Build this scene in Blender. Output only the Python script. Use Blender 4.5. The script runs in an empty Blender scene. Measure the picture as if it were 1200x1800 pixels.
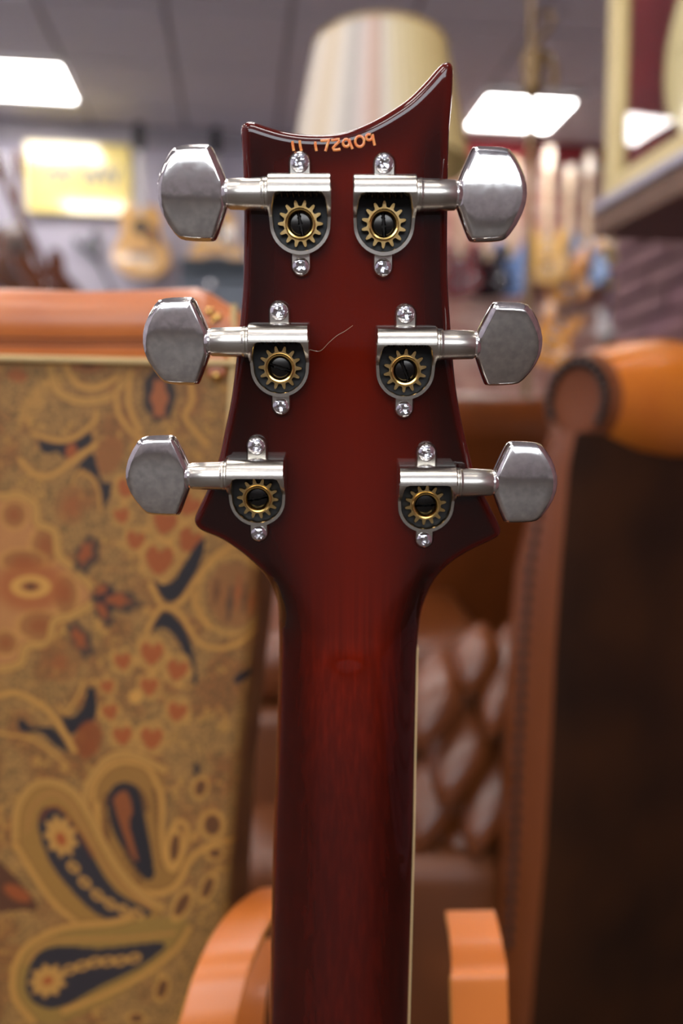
import bpy, bmesh, math, random
import numpy as np
from mathutils import Matrix, Vector
from mathutils.geometry import delaunay_2d_cdt
random.seed(7); np.random.seed(7)
PI = math.pi
SC = bpy.context.scene
COL = SC.collection

# ------------------------------------------------------------------ camera, world, exposure
CAMH = 0.85; FPX = 1400.0; PITCH = math.radians(4.9)
cd = bpy.data.cameras.new('camera'); cam = bpy.data.objects.new('camera', cd); COL.objects.link(cam)
cam.location = (0, 0, CAMH); cam.rotation_euler = (PI/2 - PITCH, 0, 0)
cd.sensor_fit = 'VERTICAL'; cd.sensor_height = 36; cd.lens = 28; cd.clip_start = 0.01; cd.clip_end = 60
cd.dof.use_dof = True; cd.dof.focus_distance = 0.214; cd.dof.aperture_fstop = 6.0; cd.dof.aperture_blades = 0
SC.camera = cam
SC.view_settings.view_transform = 'Standard'; SC.view_settings.look = 'None'
SC.view_settings.gamma = 1; SC.view_settings.use_curve_mapping = False
SC.view_settings.exposure = 0.0
w = bpy.data.worlds.new('world'); SC.world = w; w.use_nodes = True
w.node_tree.nodes['Background'].inputs[0].default_value = (0.86, 0.93, 1.0, 1)
w.node_tree.nodes['Background'].inputs[1].default_value = 8.0
LED = 20.0            # strength of each ceiling panel
PHI = math.radians(7.3)
CEIL = CAMH + 2.28

CR = Vector((1, 0, 0)); CF = Vector((0, math.cos(PITCH), -math.sin(PITCH))); CU = Vector((0, math.sin(PITCH), math.cos(PITCH)))
CO = Vector((0, 0, CAMH))
def at(px, py, Y):
    "point on the vertical plane y = Y seen at pixel (px, py)"
    d = CR*((px-600)/FPX) + CU*((900-py)/FPX) + CF
    return CO + d*(Y/d.y)
def room(u, wv, z=0.0):
    return Vector((u*math.cos(PHI) - wv*math.sin(PHI), u*math.sin(PHI) + wv*math.cos(PHI), z))
ROOMROT = Matrix.Rotation(PHI, 4, 'Z')

# ------------------------------------------------------------------ materials
def lin(c):
    c = [x/255.0 for x in c]
    return tuple((x/12.92 if x <= 0.04045 else ((x+0.055)/1.055)**2.4) for x in c)
def mat(name, col, rough=0.5, metal=0.0, coat=0.0, coat_rough=0.05, spec=0.5, col2=None, nscale=20.0, bump=0.0, bscale=60.0,
        stretch=(1, 1, 1), rough2=None, emit=None, estr=0.0, detail=3.0, contrast=(0.35, 0.65), trans=0.0, attr=None, sheen=0.0):
    m = bpy.data.materials.new(name); m.use_nodes = True
    nt = m.node_tree; N = nt.nodes; L = nt.links
    b = N['Principled BSDF']
    b.inputs['Base Color'].default_value = (*lin(col), 1)
    b.inputs['Roughness'].default_value = rough; b.inputs['Metallic'].default_value = metal
    b.inputs['Coat Weight'].default_value = coat; b.inputs['Coat Roughness'].default_value = coat_rough
    b.inputs['Specular IOR Level'].default_value = spec; b.inputs['Transmission Weight'].default_value = trans
    b.inputs['Sheen Weight'].default_value = sheen
    if emit is not None:
        b.inputs['Emission Color'].default_value = (*lin(emit), 1); b.inputs['Emission Strength'].default_value = estr
    tc = N.new('ShaderNodeTexCoord'); mp = N.new('ShaderNodeMapping'); mp.inputs['Scale'].default_value = stretch
    L.new(tc.outputs['Object'], mp.inputs['Vector'])
    base_out = None
    if attr:
        at_ = N.new('ShaderNodeAttribute'); at_.attribute_name = attr; base_out = at_.outputs['Color']
    if col2 is not None or rough2 is not None:
        nz = N.new('ShaderNodeTexNoise'); nz.inputs['Scale'].default_value = nscale; nz.inputs['Detail'].default_value = detail
        L.new(mp.outputs['Vector'], nz.inputs['Vector'])
        mr = N.new('ShaderNodeMapRange'); mr.inputs['From Min'].default_value = contrast[0]; mr.inputs['From Max'].default_value = contrast[1]
        L.new(nz.outputs['Fac'], mr.inputs['Value'])
        if col2 is not None:
            mx = N.new('ShaderNodeMix'); mx.data_type = 'RGBA'
            if attr:
                mx.blend_type = 'MULTIPLY'; mx.inputs['Factor'].default_value = 1.0
                r = N.new('ShaderNodeMix'); r.data_type = 'RGBA'
                r.inputs[6].default_value = (1, 1, 1, 1); r.inputs[7].default_value = (*[x*1.0 for x in lin(col2)], 1)
                L.new(mr.outputs['Result'], r.inputs['Factor']); L.new(base_out, mx.inputs[6]); L.new(r.outputs[2], mx.inputs[7])
            else:
                mx.inputs[6].default_value = (*lin(col), 1); mx.inputs[7].default_value = (*lin(col2), 1)
                L.new(mr.outputs['Result'], mx.inputs['Factor'])
            base_out = mx.outputs[2]
        if rough2 is not None:
            r2 = N.new('ShaderNodeMapRange'); r2.inputs['To Min'].default_value = rough; r2.inputs['To Max'].default_value = rough2
            L.new(mr.outputs['Result'], r2.inputs['Value']); L.new(r2.outputs['Result'], b.inputs['Roughness'])
    if base_out is not None: L.new(base_out, b.inputs['Base Color'])
    if bump > 0:
        nb = N.new('ShaderNodeTexNoise'); nb.inputs['Scale'].default_value = bscale; nb.inputs['Detail'].default_value = 4
        L.new(mp.outputs['Vector'], nb.inputs['Vector'])
        bp = N.new('ShaderNodeBump'); bp.inputs['Strength'].default_value = bump; bp.inputs['Distance'].default_value = 0.1/bscale
        L.new(nb.outputs['Fac'], bp.inputs['Height']); L.new(bp.outputs['Normal'], b.inputs['Normal'])
    return m

MT = {}
MT['plaster'] = mat('painted_plaster', (190, 184, 196), 0.8, col2=(178, 172, 186), nscale=3, bump=0.2, bscale=40)
MT['plaster_rear'] = mat('rear_plaster', (170, 164, 170), 0.8, col2=(150, 144, 150), nscale=2)
MT['mortar'] = mat('mortar', (222, 200, 190), 0.9, col2=(176, 150, 142), nscale=9)
MT['brick'] = mat('pale_red_brick', (222, 176, 160), 0.85, col2=(176, 126, 114), nscale=5, bump=0.4, bscale=60)
MT['brick2'] = mat('pink_brick', (226, 196, 184), 0.85, col2=(204, 166, 154), nscale=5, bump=0.4, bscale=60)
MT['brick3'] = mat('dusky_brick', (140, 106, 108), 0.85, col2=(116, 84, 90), nscale=6, bump=0.4, bscale=60)
MT['brick4'] = mat('plum_brick', (132, 96, 106), 0.85, col2=(154, 112, 112), nscale=6, bump=0.4, bscale=60)
MT['mortar_dark'] = mat('grey_mortar', (120, 98, 100), 0.9)
MT['ceiling'] = mat('ceiling_tile', (222, 220, 228), 0.9, col2=(214, 212, 220), nscale=60)
MT['grid'] = mat('ceiling_grid', (160, 154, 156), 0.6)
MT['floor'] = mat('oak_floor', (72, 62, 56), 0.6, col2=(58, 50, 44), nscale=6, stretch=(1, 8, 1))
MT['led'] = mat('led_diffuser', (255, 255, 255), 0.6, emit=(255, 250, 246), estr=LED)
MT['white_metal'] = mat('white_metal', (220, 220, 220), 0.4)
MT['nickel'] = mat('worn_nickel', (206, 200, 190), 0.24, 1.0, col2=(198, 191, 180), nscale=900)
MT['nickel_barrel'] = mat('satin_nickel', (206, 200, 190), 0.26, 1.0)
MT['button'] = mat('polished_nickel', (240, 236, 232), 0.09, 1.0, col2=(214, 210, 208), nscale=500, rough2=0.15, detail=6)
MT['brass'] = mat('brass_gear', (214, 182, 124), 0.26, 1.0, col2=(190, 156, 98), nscale=600)
MT['brass_bright'] = mat('bright_brass', (226, 188, 112), 0.15, 1.0)
MT['recess'] = mat('black_recess', (7, 6, 6), 0.5)
MT['post'] = mat('dark_post', (58, 56, 54), 0.22, 1.0)
MT['worm'] = mat('dark_worm', (60, 50, 42), 0.35, 1.0)
MT['serial'] = mat('orange_ink', (236, 112, 34), 0.5, coat=0.8, col2=(240, 160, 80), nscale=900)
MT['binding'] = mat('cream_binding', (226, 196, 140), 0.35)
MT['rosewood'] = mat('rosewood', (60, 34, 24), 0.4)
MT['case_leather'] = mat('tan_case_leather', (200, 112, 50), 0.38, coat=0.3, coat_rough=0.3, col2=(184, 98, 42), nscale=16, bump=0.15, bscale=300)
MT['stitch'] = mat('brown_stitching', (120, 64, 34), 0.6)
MT['piping'] = mat('beige_piping', (206, 176, 120), 0.5)
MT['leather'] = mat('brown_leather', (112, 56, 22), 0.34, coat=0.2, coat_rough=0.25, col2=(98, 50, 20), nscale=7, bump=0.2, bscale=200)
MT['leather_shaded'] = mat('shaded_brown_leather', (58, 30, 10), 0.55, spec=0.25, col2=(38, 19, 7), nscale=6, bump=0.2, bscale=200)  # brown leather with the shadow of the outer arm put into its colour
MT['leather_tan'] = mat('worn_tan_leather', (206, 116, 34), 0.3, coat=0.4, coat_rough=0.2, col2=(180, 92, 24), nscale=6, bump=0.12, bscale=200)
MT['leather_strip'] = mat('front_brown_leather', (112, 56, 20), 0.45, coat=0.1, coat_rough=0.3, col2=(112, 56, 22), nscale=8, bump=0.2, bscale=200)
MT['leather_seat'] = mat('seat_leather', (112, 60, 24), 0.5, coat=0.05, coat_rough=0.3, col2=(92, 48, 19), nscale=6, bump=0.15, bscale=200)
MT['nail'] = mat('aged_nailhead', (52, 46, 44), 0.35, 0.8)
MT['ply'] = mat('light_bentwood', (216, 120, 48), 0.4, coat=0.2, coat_rough=0.2, col2=(202, 118, 60), nscale=5, stretch=(1, 6, 1))
MT['ply_edge'] = mat('plywood_edge', (226, 160, 76), 0.5)
MT['ply_in'] = mat('bentwood_inner', (176, 106, 44), 0.5, col2=(150, 86, 34), nscale=8)
MT['yellow'] = mat('yellow_sign_print', (250, 228, 146), 0.12, coat=1.0, coat_rough=0.04)
MT['sign_ink'] = mat('grey_sign_ink', (150, 146, 140), 0.2, coat=1.0)
MT['cream_frame'] = mat('cream_frame', (224, 204, 150), 0.45, col2=(214, 192, 136), nscale=5)
MT['lining'] = mat('burgundy_lining', (150, 44, 52), 0.8, col2=(128, 36, 42), nscale=6)
MT['cream'] = mat('cream_lacquer', (236, 222, 166), 0.3, coat=0.5)
MT['ledge'] = mat('silver_ledge', (190, 184, 200), 0.35, 0.3)
MT['walnut'] = mat('walnut', (112, 74, 52), 0.45, col2=(92, 60, 42), nscale=10, stretch=(1, 6, 1))
MT['brass_old'] = mat('antique_brass', (128, 104, 72), 0.45, 0.7)
MT['black'] = mat('black_vinyl', (22, 20, 22), 0.5)
MT['shelf'] = mat('slate_shelf', (104, 112, 124), 0.5)
MT['shelf_dark'] = mat('dark_teal_panel', (50, 62, 70), 0.5)
MT['chrome'] = mat('chrome', (230, 230, 235), 0.1, 1.0)
g = bpy.data.materials.new('cabinet_glass'); g.use_nodes = True; MT['glass'] = g
nt = g.node_tree; nt.nodes.remove(nt.nodes['Principled BSDF'])
tr = nt.nodes.new('ShaderNodeBsdfTransparent'); gl = nt.nodes.new('ShaderNodeBsdfGlossy'); gl.inputs['Roughness'].default_value = 0.01; gl.inputs['Color'].default_value = (1, 1, 1, 1)
lw_ = nt.nodes.new('ShaderNodeLayerWeight'); lw_.inputs['Blend'].default_value = 0.5
pw_ = nt.nodes.new('ShaderNodeMath'); pw_.operation = 'POWER'; pw_.inputs[1].default_value = 5.0; nt.links.new(lw_.outputs['Facing'], pw_.inputs[0])
fr_ = nt.nodes.new('ShaderNodeMath'); fr_.operation = 'MULTIPLY_ADD'; fr_.inputs[1].default_value = 0.92; fr_.inputs[2].default_value = 0.04; nt.links.new(pw_.outputs[0], fr_.inputs[0]); mx_ = nt.nodes.new('ShaderNodeMixShader')
nt.links.new(fr_.outputs[0], mx_.inputs[0]); nt.links.new(tr.outputs[0], mx_.inputs[1]); nt.links.new(gl.outputs[0], mx_.inputs[2])
nt.links.new(mx_.outputs[0], nt.nodes['Material Output'].inputs['Surface'])
def lac(name, c, c2=None, r=0.25):
    MT[name] = mat(name, c, r, coat=0.8, coat_rough=0.06, col2=c2, nscale=4)
lac('lacquer_red', (110, 18, 26)); lac('lacquer_black', (20, 20, 26)); lac('lacquer_blue', (120, 150, 205)); lac('lacquer_navy', (40, 60, 100))
lac('lacquer_gold', (216, 170, 96)); lac('lacquer_amber', (196, 120, 32), (230, 160, 60)); lac('lacquer_pale_blue', (150, 180, 225)); lac('lacquer_butter', (214, 180, 96))
lac('spruce', (226, 176, 104), (214, 158, 84)); lac('mahogany', (104, 58, 34), (84, 44, 26)); lac('maple', (206, 182, 150)); lac('graphite', (92, 90, 98))
lac('white_lacquer', (214, 208, 206))

# cherry burst: colour painted per vertex (burst finish, redder tip, darker lower neck), grain by noise
def cherry():
    m = bpy.data.materials.new('cherry_burst_lacquer'); m.use_nodes = True; nt = m.node_tree; N = nt.nodes; L = nt.links
    b = N['Principled BSDF']; b.inputs['Roughness'].default_value = 0.35; b.inputs['Coat Weight'].default_value = 0.85
    b.inputs['Coat Roughness'].default_value = 0.015; b.inputs['Specular IOR Level'].default_value = 0.0
    a = N.new('ShaderNodeAttribute'); a.attribute_name = 'Col'
    tc = N.new('ShaderNodeTexCoord'); mp = N.new('ShaderNodeMapping'); mp.inputs['Scale'].default_value = (1, 0.012, 1)
    L.new(tc.outputs['Object'], mp.inputs['Vector'])
    nz = N.new('ShaderNodeTexNoise'); nz.inputs['Scale'].default_value = 700; nz.inputs['Detail'].default_value = 3
    L.new(mp.outputs['Vector'], nz.inputs['Vector'])
    mr = N.new('ShaderNodeMapRange'); mr.inputs['From Min'].default_value = 0.4; mr.inputs['From Max'].default_value = 0.8
    mr.inputs['To Min'].default_value = 0.9; mr.inputs['To Max'].default_value = 1.5
    L.new(nz.outputs['Fac'], mr.inputs['Value'])
    mx = N.new('ShaderNodeMix'); mx.data_type = 'RGBA'; mx.blend_type = 'MULTIPLY'
    L.new(a.outputs['Alpha'], mx.inputs['Factor']); L.new(a.outputs['Color'], mx.inputs[6]); L.new(mr.outputs['Result'], mx.inputs[7])
    L.new(mx.outputs[2], b.inputs['Base Color'])
    return m
MT['cherry'] = cherry()
# paisley cloth: printed colours per vertex, weave speckle by noise
def paisley_mat():
    m = bpy.data.materials.new('paisley_print_cloth'); m.use_nodes = True; nt = m.node_tree; N = nt.nodes; L = nt.links
    b = N['Principled BSDF']; b.inputs['Roughness'].default_value = 0.6; b.inputs['Specular IOR Level'].default_value = 0.3
    a = N.new('ShaderNodeAttribute'); a.attribute_name = 'Col'
    tc = N.new('ShaderNodeTexCoord')
    nz = N.new('ShaderNodeTexNoise'); nz.inputs['Scale'].default_value = 600; nz.inputs['Detail'].default_value = 3
    L.new(tc.outputs['Object'], nz.inputs['Vector'])
    mr = N.new('ShaderNodeMapRange'); mr.inputs['From Min'].default_value = 0.36; mr.inputs['From Max'].default_value = 0.6
    L.new(nz.outputs['Fac'], mr.inputs['Value'])
    sub = N.new('ShaderNodeMath'); sub.operation = 'MULTIPLY_ADD'; L.new(a.outputs['Alpha'], sub.inputs[0]); L.new(mr.outputs['Result'], sub.inputs[1])
    inv = N.new('ShaderNodeMath'); inv.operation = 'SUBTRACT'; inv.inputs[0].default_value = 1.0; L.new(a.outputs['Alpha'], inv.inputs[1])
    L.new(inv.outputs[0], sub.inputs[2])
    mx = N.new('ShaderNodeMix'); mx.data_type = 'RGBA'
    mx.inputs[6].default_value = (*lin((84, 66, 36)), 1); L.new(sub.outputs[0], mx.inputs['Factor']); L.new(a.outputs['Color'], mx.inputs[7])
    L.new(mx.outputs[2], b.inputs['Base Color'])
    return m
MT['paisley'] = paisley_mat()
MT['cloth_plain'] = mat('paisley_side_cloth', (150, 112, 56), 0.6, col2=(110, 66, 34), nscale=24)

# ------------------------------------------------------------------ mesh helpers
class MB:
    def __init__(s): s.v = []; s.f = []; s.mi = []
    def add(s, vs, fs, mi=0):
        o = len(s.v); s.v += [tuple(v) for v in vs]; s.f += [tuple(i+o for i in f) for f in fs]; s.mi += [mi]*len(fs)
    def box(s, c, size, rot=None, mi=0):
        hx, hy, hz = [q/2 for q in size]; R = rot or Matrix.Identity(3); R = R.to_3x3(); c = Vector(c)
        vs = [c + R @ Vector((x*hx, y*hy, z*hz)) for x in (-1, 1) for y in (-1, 1) for z in (-1, 1)]
        s.add(vs, [(0, 1, 3, 2), (4, 6, 7, 5), (0, 4, 5, 1), (2, 3, 7, 6), (0, 2, 6, 4), (1, 5, 7, 3)], mi)
    def prism(s, poly, z0, z1, M=None, mi=0, ztop=None):
        n = len(poly); M = M or Matrix.Identity(4)
        vs = [M @ Vector((p[0], p[1], z0)) for p in poly] + [M @ Vector((p[0], p[1], z1)) for p in poly]
        fs = [tuple(range(n-1, -1, -1)), tuple(range(n, 2*n))] + [(i, (i+1) % n, n+(i+1) % n, n+i) for i in range(n)]
        s.add(vs, fs, mi)
    def grid(s, rows, closed=False, capa=False, capb=False, mi=0):
        n = len(rows[0]); vs = [p for r in rows for p in r]; fs = []
        for i in range(len(rows)-1):
            for j in range(n if closed else n-1):
                k = (j+1) % n
                fs.append((i*n+j, i*n+k, (i+1)*n+k, (i+1)*n+j))
        if capa: fs.append(tuple(range(n-1, -1, -1)))
        if capb: fs.append(tuple((len(rows)-1)*n + j for j in range(n)))
        s.add(vs, fs, mi)
    def tube(s, pts, rad, n=12, caps=True, flat=1.0, mi=0):
        pts = [Vector(p) for p in pts]; m = len(pts)
        if not hasattr(rad, '__len__'): rad = [rad]*m
        rows = []; up = None
        for i, p in enumerate(pts):
            t = (pts[min(i+1, m-1)] - pts[max(i-1, 0)]).normalized()
            if up is None: up = t.orthogonal().normalized()
            up = (up - t*up.dot(t)).normalized(); sd = t.cross(up)
            rows.append([p + (up*math.cos(a) + sd*math.sin(a)*flat)*rad[i] for a in [2*PI*k/n for k in range(n)]])
        s.grid(rows, True, caps, caps, mi)
    def lathe(s, prof, M=None, n=24, mi=0, capa=True, capb=True):
        "prof: (radius, axial); axis = local z"
        M = M or Matrix.Identity(4)
        rows = [[M @ Vector((r*math.cos(a), r*math.sin(a), z)) for a in [2*PI*k/n for k in range(n)]] for r, z in prof]
        s.grid(rows, True, capa, capb, mi)
    def xform(s, M): s.v = [tuple(M @ Vector(v)) for v in s.v]; return s

WM = {}
def tag(o, label=None, cat=None, group=None, kind=None):
    if label: o['label'] = label
    if cat: o['category'] = cat
    if group: o['group'] = group
    if kind: o['kind'] = kind
    return o
def empty(name, M, label=None, cat=None, group=None, parent=None):
    o = bpy.data.objects.new(name, None); COL.objects.link(o); o.empty_display_size = 0.01
    if not isinstance(M, Matrix): M = Matrix.Translation(Vector(M))
    WM[o] = M
    if parent is not None:
        o.parent = parent; o.matrix_basis = WM[parent].inverted() @ M
    else: o.matrix_basis = M
    return tag(o, label, cat, group)
def build(mb, name, mats, parent=None, smooth=None, bevel=0.0, bseg=2, local=None, kind=None, label=None, weld=False, bang=30, centre=True):
    """link the collected mesh as one object. verts are world coordinates unless local (matrix of the frame they are in) is given."""
    me = bpy.data.meshes.new(name)
    vs = [Vector(v) for v in mb.v]
    if local is not None:
        M = local
    else:
        lo = [min(v[i] for v in vs) for i in range(3)]; hi = [max(v[i] for v in vs) for i in range(3)]
        c = Vector(((lo[0]+hi[0])/2, (lo[1]+hi[1])/2, lo[2] if parent is None else (lo[2]+hi[2])/2))
        R = (WM[parent].to_3x3().normalized().to_4x4() if parent is not None else Matrix.Identity(4))
        M = Matrix.Translation(c) @ R
        Mi = M.inverted(); vs = [Mi @ v for v in vs]
    me.from_pydata([tuple(v) for v in vs], [], mb.f)
    if not isinstance(mats, (list, tuple)): mats = [mats]
    for m in mats: me.materials.append(MT[m])
    if len(mats) > 1: me.polygons.foreach_set('material_index', mb.mi)
    bm = bmesh.new(); bm.from_mesh(me)
    if weld: bmesh.ops.remove_doubles(bm, verts=bm.verts, dist=1e-6)
    bmesh.ops.recalc_face_normals(bm, faces=bm.faces); bm.to_mesh(me); bm.free()
    if smooth is not None:
        me.polygons.foreach_set('use_smooth', [True]*len(me.polygons)); me.set_sharp_from_angle(angle=math.radians(smooth))
    o = bpy.data.objects.new(name, me); COL.objects.link(o); WM[o] = M
    if parent is not None:
        o.parent = parent; o.matrix_basis = WM[parent].inverted() @ M
    else: o.matrix_basis = M
    if bevel > 0:
        bv = o.modifiers.new('bevel', 'BEVEL'); bv.width = bevel; bv.segments = bseg; bv.limit_method = 'ANGLE'; bv.angle_limit = math.radians(bang)
        bv.harden_normals = False
        me.polygons.foreach_set('use_smooth', [True]*len(me.polygons)); me.set_sharp_from_angle(angle=math.radians(smooth or 35))
    return tag(o, label=label, kind=kind)
def inst(o, parent, M):
    "a further object sharing o's mesh, at world matrix M"
    c = o.copy(); COL.objects.link(c); c.parent = parent; WM[c] = M
    c.matrix_basis = (WM[parent].inverted() @ M) if parent is not None else M
    return c
def copy_tree(o, parent=None, M=None):
    c = o.copy(); COL.objects.link(c); c.parent = parent
    if M is not None:
        WM[c] = M; c.matrix_basis = (WM[parent].inverted() @ M) if parent is not None else M
    for ch in [q for q in COL.objects if q.parent == o]: copy_tree(ch, c)
    return c
def spline(pts, n=8, closed=False):
    P = [np.array(p, float) for p in pts]; out = []; m = len(P)
    rng = range(m) if closed else range(m-1)
    for i in rng:
        p0 = P[(i-1) % m] if closed else P[max(i-1, 0)]; p1 = P[i]; p2 = P[(i+1) % m]; p3 = P[(i+2) % m] if closed else P[min(i+2, m-1)]
        for k in range(n):
            t = k/n
            out.append(0.5*((2*p1) + (-p0+p2)*t + (2*p0-5*p1+4*p2-p3)*t*t + (-p0+3*p1-3*p2+p3)*t**3))
    if not closed: out.append(P[-1])
    return out

# ------------------------------------------------------------------ the setting
WB = 6.12     # room depth coordinate of the back wall
UL, UR, WR = -4.2, 3.6, -3.6
def rbox(mb, u0, u1, w0, w1, z0, z1, mi=0):
    mb.box(room((u0+u1)/2, (w0+w1)/2, (z0+z1)/2), (u1-u0, w1-w0, z1-z0), ROOMROT, mi)
m = MB(); rbox(m, UL-.1, UR+.1, WR-.1, WB+.2, -0.1, 0); build(m, 'floor', 'floor', kind='structure')
m = MB(); rbox(m, UL, UR, WB, WB+.15, 0, CEIL+.1); wall_back = build(m, 'wall_back', 'plaster', kind='structure')
m = MB(); rbox(m, UL-.15, UL, WR, WB+.15, 0, CEIL+.1); build(m, 'wall_left', 'plaster', kind='structure')
m = MB(); rbox(m, UR, UR+.15, WR, WB+.15, 0, CEIL+.1); build(m, 'wall_far_right', 'plaster', kind='structure')
XW0, XW1, ZW0, ZW1 = -2.6, 1.1, 1.25, 2.55      # shop window behind the camera
m = MB(); rbox(m, UL-.15, UR+.15, WR-.15, WR, 0, ZW0); rbox(m, UL-.15, UR+.15, WR-.15, WR, ZW1, CEIL+.1)
rbox(m, UL-.15, XW0, WR-.15, WR, ZW0, ZW1); rbox(m, XW1, UR+.15, WR-.15, WR, ZW0, ZW1); rear = build(m, 'wall_rear', 'plaster_rear', kind='structure')
m = MB()
for u_ in (XW0+.03, -1.35, -.15, XW1-.03): rbox(m, u_-.03, u_+.03, WR-.12, WR-.02, ZW0, ZW1)
rbox(m, XW0, XW1, WR-.12, WR-.02, ZW0, ZW0+.05); rbox(m, XW0, XW1, WR-.12, WR-.02, ZW1-.05, ZW1)
window_1 = build(m, 'window_1', 'white_metal', kind='structure')
pl = bpy.data.lights.new('window_daylight', 'AREA'); pl.shape = 'RECTANGLE'; pl.size = XW1-XW0; pl.size_y = ZW1-ZW0; pl.cycles.is_portal = True
po = bpy.data.objects.new('window_daylight', pl); COL.objects.link(po)
po.matrix_world = Matrix.Translation(room((XW0+XW1)/2, WR-.16, (ZW0+ZW1)/2)) @ ROOMROT @ Matrix.Rotation(PI/2, 4, 'X')
m = MB(); rbox(m, 1.27, 1.45, -2.6, 2.60, 0, CEIL); wall_right = build(m, 'wall_right', 'mortar_dark', kind='structure')
# ceiling with separate tiles on a grid
TS = 0.66; U0 = -1.68; W0 = 5.12
m = MB(); rbox(m, UL-.15, UR+.15, WR-.15, WB+.15, CEIL+.02, CEIL+.12); ceiling = build(m, 'ceiling', 'grid', kind='structure')
iu = range(-4, 8); iw = range(-13, 2)
lights = []
for a in (-3, 0, 5):
    for b_ in (0, -2 if a == 0 else -3, -6, -9, -12): lights.append((a, b_))
lights += [(2, -4), (2, -7), (2, -10)]  # extra unseen panels added to brighten the back of the guitar
tm = MB(); tm.box((0, 0, 0.011), (TS-.026, TS-.026, .018)); first = None
for a in iu:
    for b_ in iw:
        if (a, b_) in lights: continue
        u = U0 + (a+.5)*TS; wv = W0 + (b_+.5)*TS
        if u-TS/2 < UL or u+TS/2 > UR+.4 or wv-TS/2 < WR-.3 or wv+TS/2 > WB+.4: continue
        M = Matrix.Translation(room(u, wv, CEIL)) @ ROOMROT
        if first is None: first = build(tm, 'ceiling_tile', 'ceiling', ceiling, local=M)
        else: inst(first, ceiling, M)
# ceiling lights
fm = MB(); q = .315
for sx, sy, lx, ly in ((0, .905, .66, .06), (0, -.905, .66, .06), (1, 0, .03, .60), (-1, 0, .03, .60)):
    fm.box((sx*q, sy*q, -.001), (lx, ly, .022))
dm = MB(); dm.box((0, 0, .004), (.60, .54, .008))
LL = {(0, 0): 'white square ceiling light at the left edge, above the yellow sign', (5, 0): 'white square ceiling light crossed by the brass pole, right of the lampshade'}
lroot = None; ltot = 0
for a, b_ in lights:
    u = U0 + (a+.5)*TS; wv = W0 + (b_+.5)*TS + (0.08 if a == 5 and b_ == 0 else (-.20 if (a, b_) == (0, -2) else 0))
    M = Matrix.Translation(room(u, wv, CEIL)) @ ROOMROT
    lab = LL.get((a, b_), 'square white ceiling light panel outside the picture, over the shop floor')
    if lroot is None:
        lroot = empty('ceiling_light', M, lab, 'light', 'square ceiling light panels')
        lf = build(fm, 'frame', 'white_metal', lroot, local=M); ld = build(dm, 'diffuser', 'led', lroot, local=M)
    else:
        r = copy_tree(lroot, None, M); r['label'] = lab
# bricks: real pieces where they are in view, joined brickwork beyond
def brick_rows(parent, mats, origin, along, normal, length, z0, z1, near, seed, M0):
    rnd = random.Random(seed); bl, bh, j = .215, .066, .011
    protos = []
    for mn in mats:
        bm_ = MB(); bm_.box((0, 0, 0), (bl, .03, bh)); protos.append(bm_)
    made = {}; rest = MB(); nrow = int((z1-z0)/(bh+j)); npart = 0
    for r in range(nrow):
        z = z0 + (r+.5)*(bh+j); off = (bl+j)/2*(r % 2)
        for c in range(int(length/(bl+j))+2):
            s_ = c*(bl+j) - off
            if s_ < -bl+.02 or s_ > length - .02: continue
            lo_, hi_ = max(s_, 0), min(s_+bl, length)
            if hi_-lo_ < bl-.001:
                p = origin + along*((lo_+hi_)/2) + normal*.008; p.z = z; rest.box(p, (hi_-lo_, .03, bh), M0.to_3x3()); continue
            p = origin + along*(s_ + bl/2) + normal*(.006+rnd.random()*.006); p.z = z
            M = Matrix.Translation(p) @ M0 @ Matrix.Rotation((rnd.random()-.5)*.012, 4, 'Y')
            if near(p) and npart < 300:
                k = rnd.randrange(len(mats)); npart += 1
                if k not in made: made[k] = build(protos[k], 'brick', mats[k], parent, local=M, bevel=.004, bseg=1)
                else: inst(made[k], parent, M)
            else:
                rest.box(p, (bl, .03, bh), M.to_3x3())
    if rest.v: build(rest, 'brickwork', mats[0], parent, kind='stuff')
m = MB(); rbox(m, .45, UR, WB-.02, WB, 0, CEIL); facing = build(m, 'mortar_bed', 'mortar', wall_back)
brick_rows(wall_back, ['brick', 'brick2', 'brick2'], room(.45, WB-.02), room(1, 0), room(0, -1), UR-.45, 0.0, CEIL,
           lambda p: p.x > .95 and p.x < 2.75 and p.z > 1.5, 3, ROOMROT)
RX = Matrix.Rotation(PHI + PI/2, 4, 'Z')
brick_rows(wall_right, ['brick3', 'brick4'], room(1.27, -2.5), room(0, 1), room(-1, 0), 5.1, 0.0, CEIL,
           lambda p: p.y > 1.3 and .7 < p.z < 1.9, 5, RX)
m = MB(); rbox(m, .45, UR, WB-.1, WB-.02, CEIL-.12, CEIL+.0); build(m, 'trim_1', 'lining', kind='structure')
m = MB(); rbox(m, UL, .45, WB-.03, WB, CEIL-.13, CEIL+.0); build(m, 'trim_2', 'plaster_rear', kind='structure')

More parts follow.
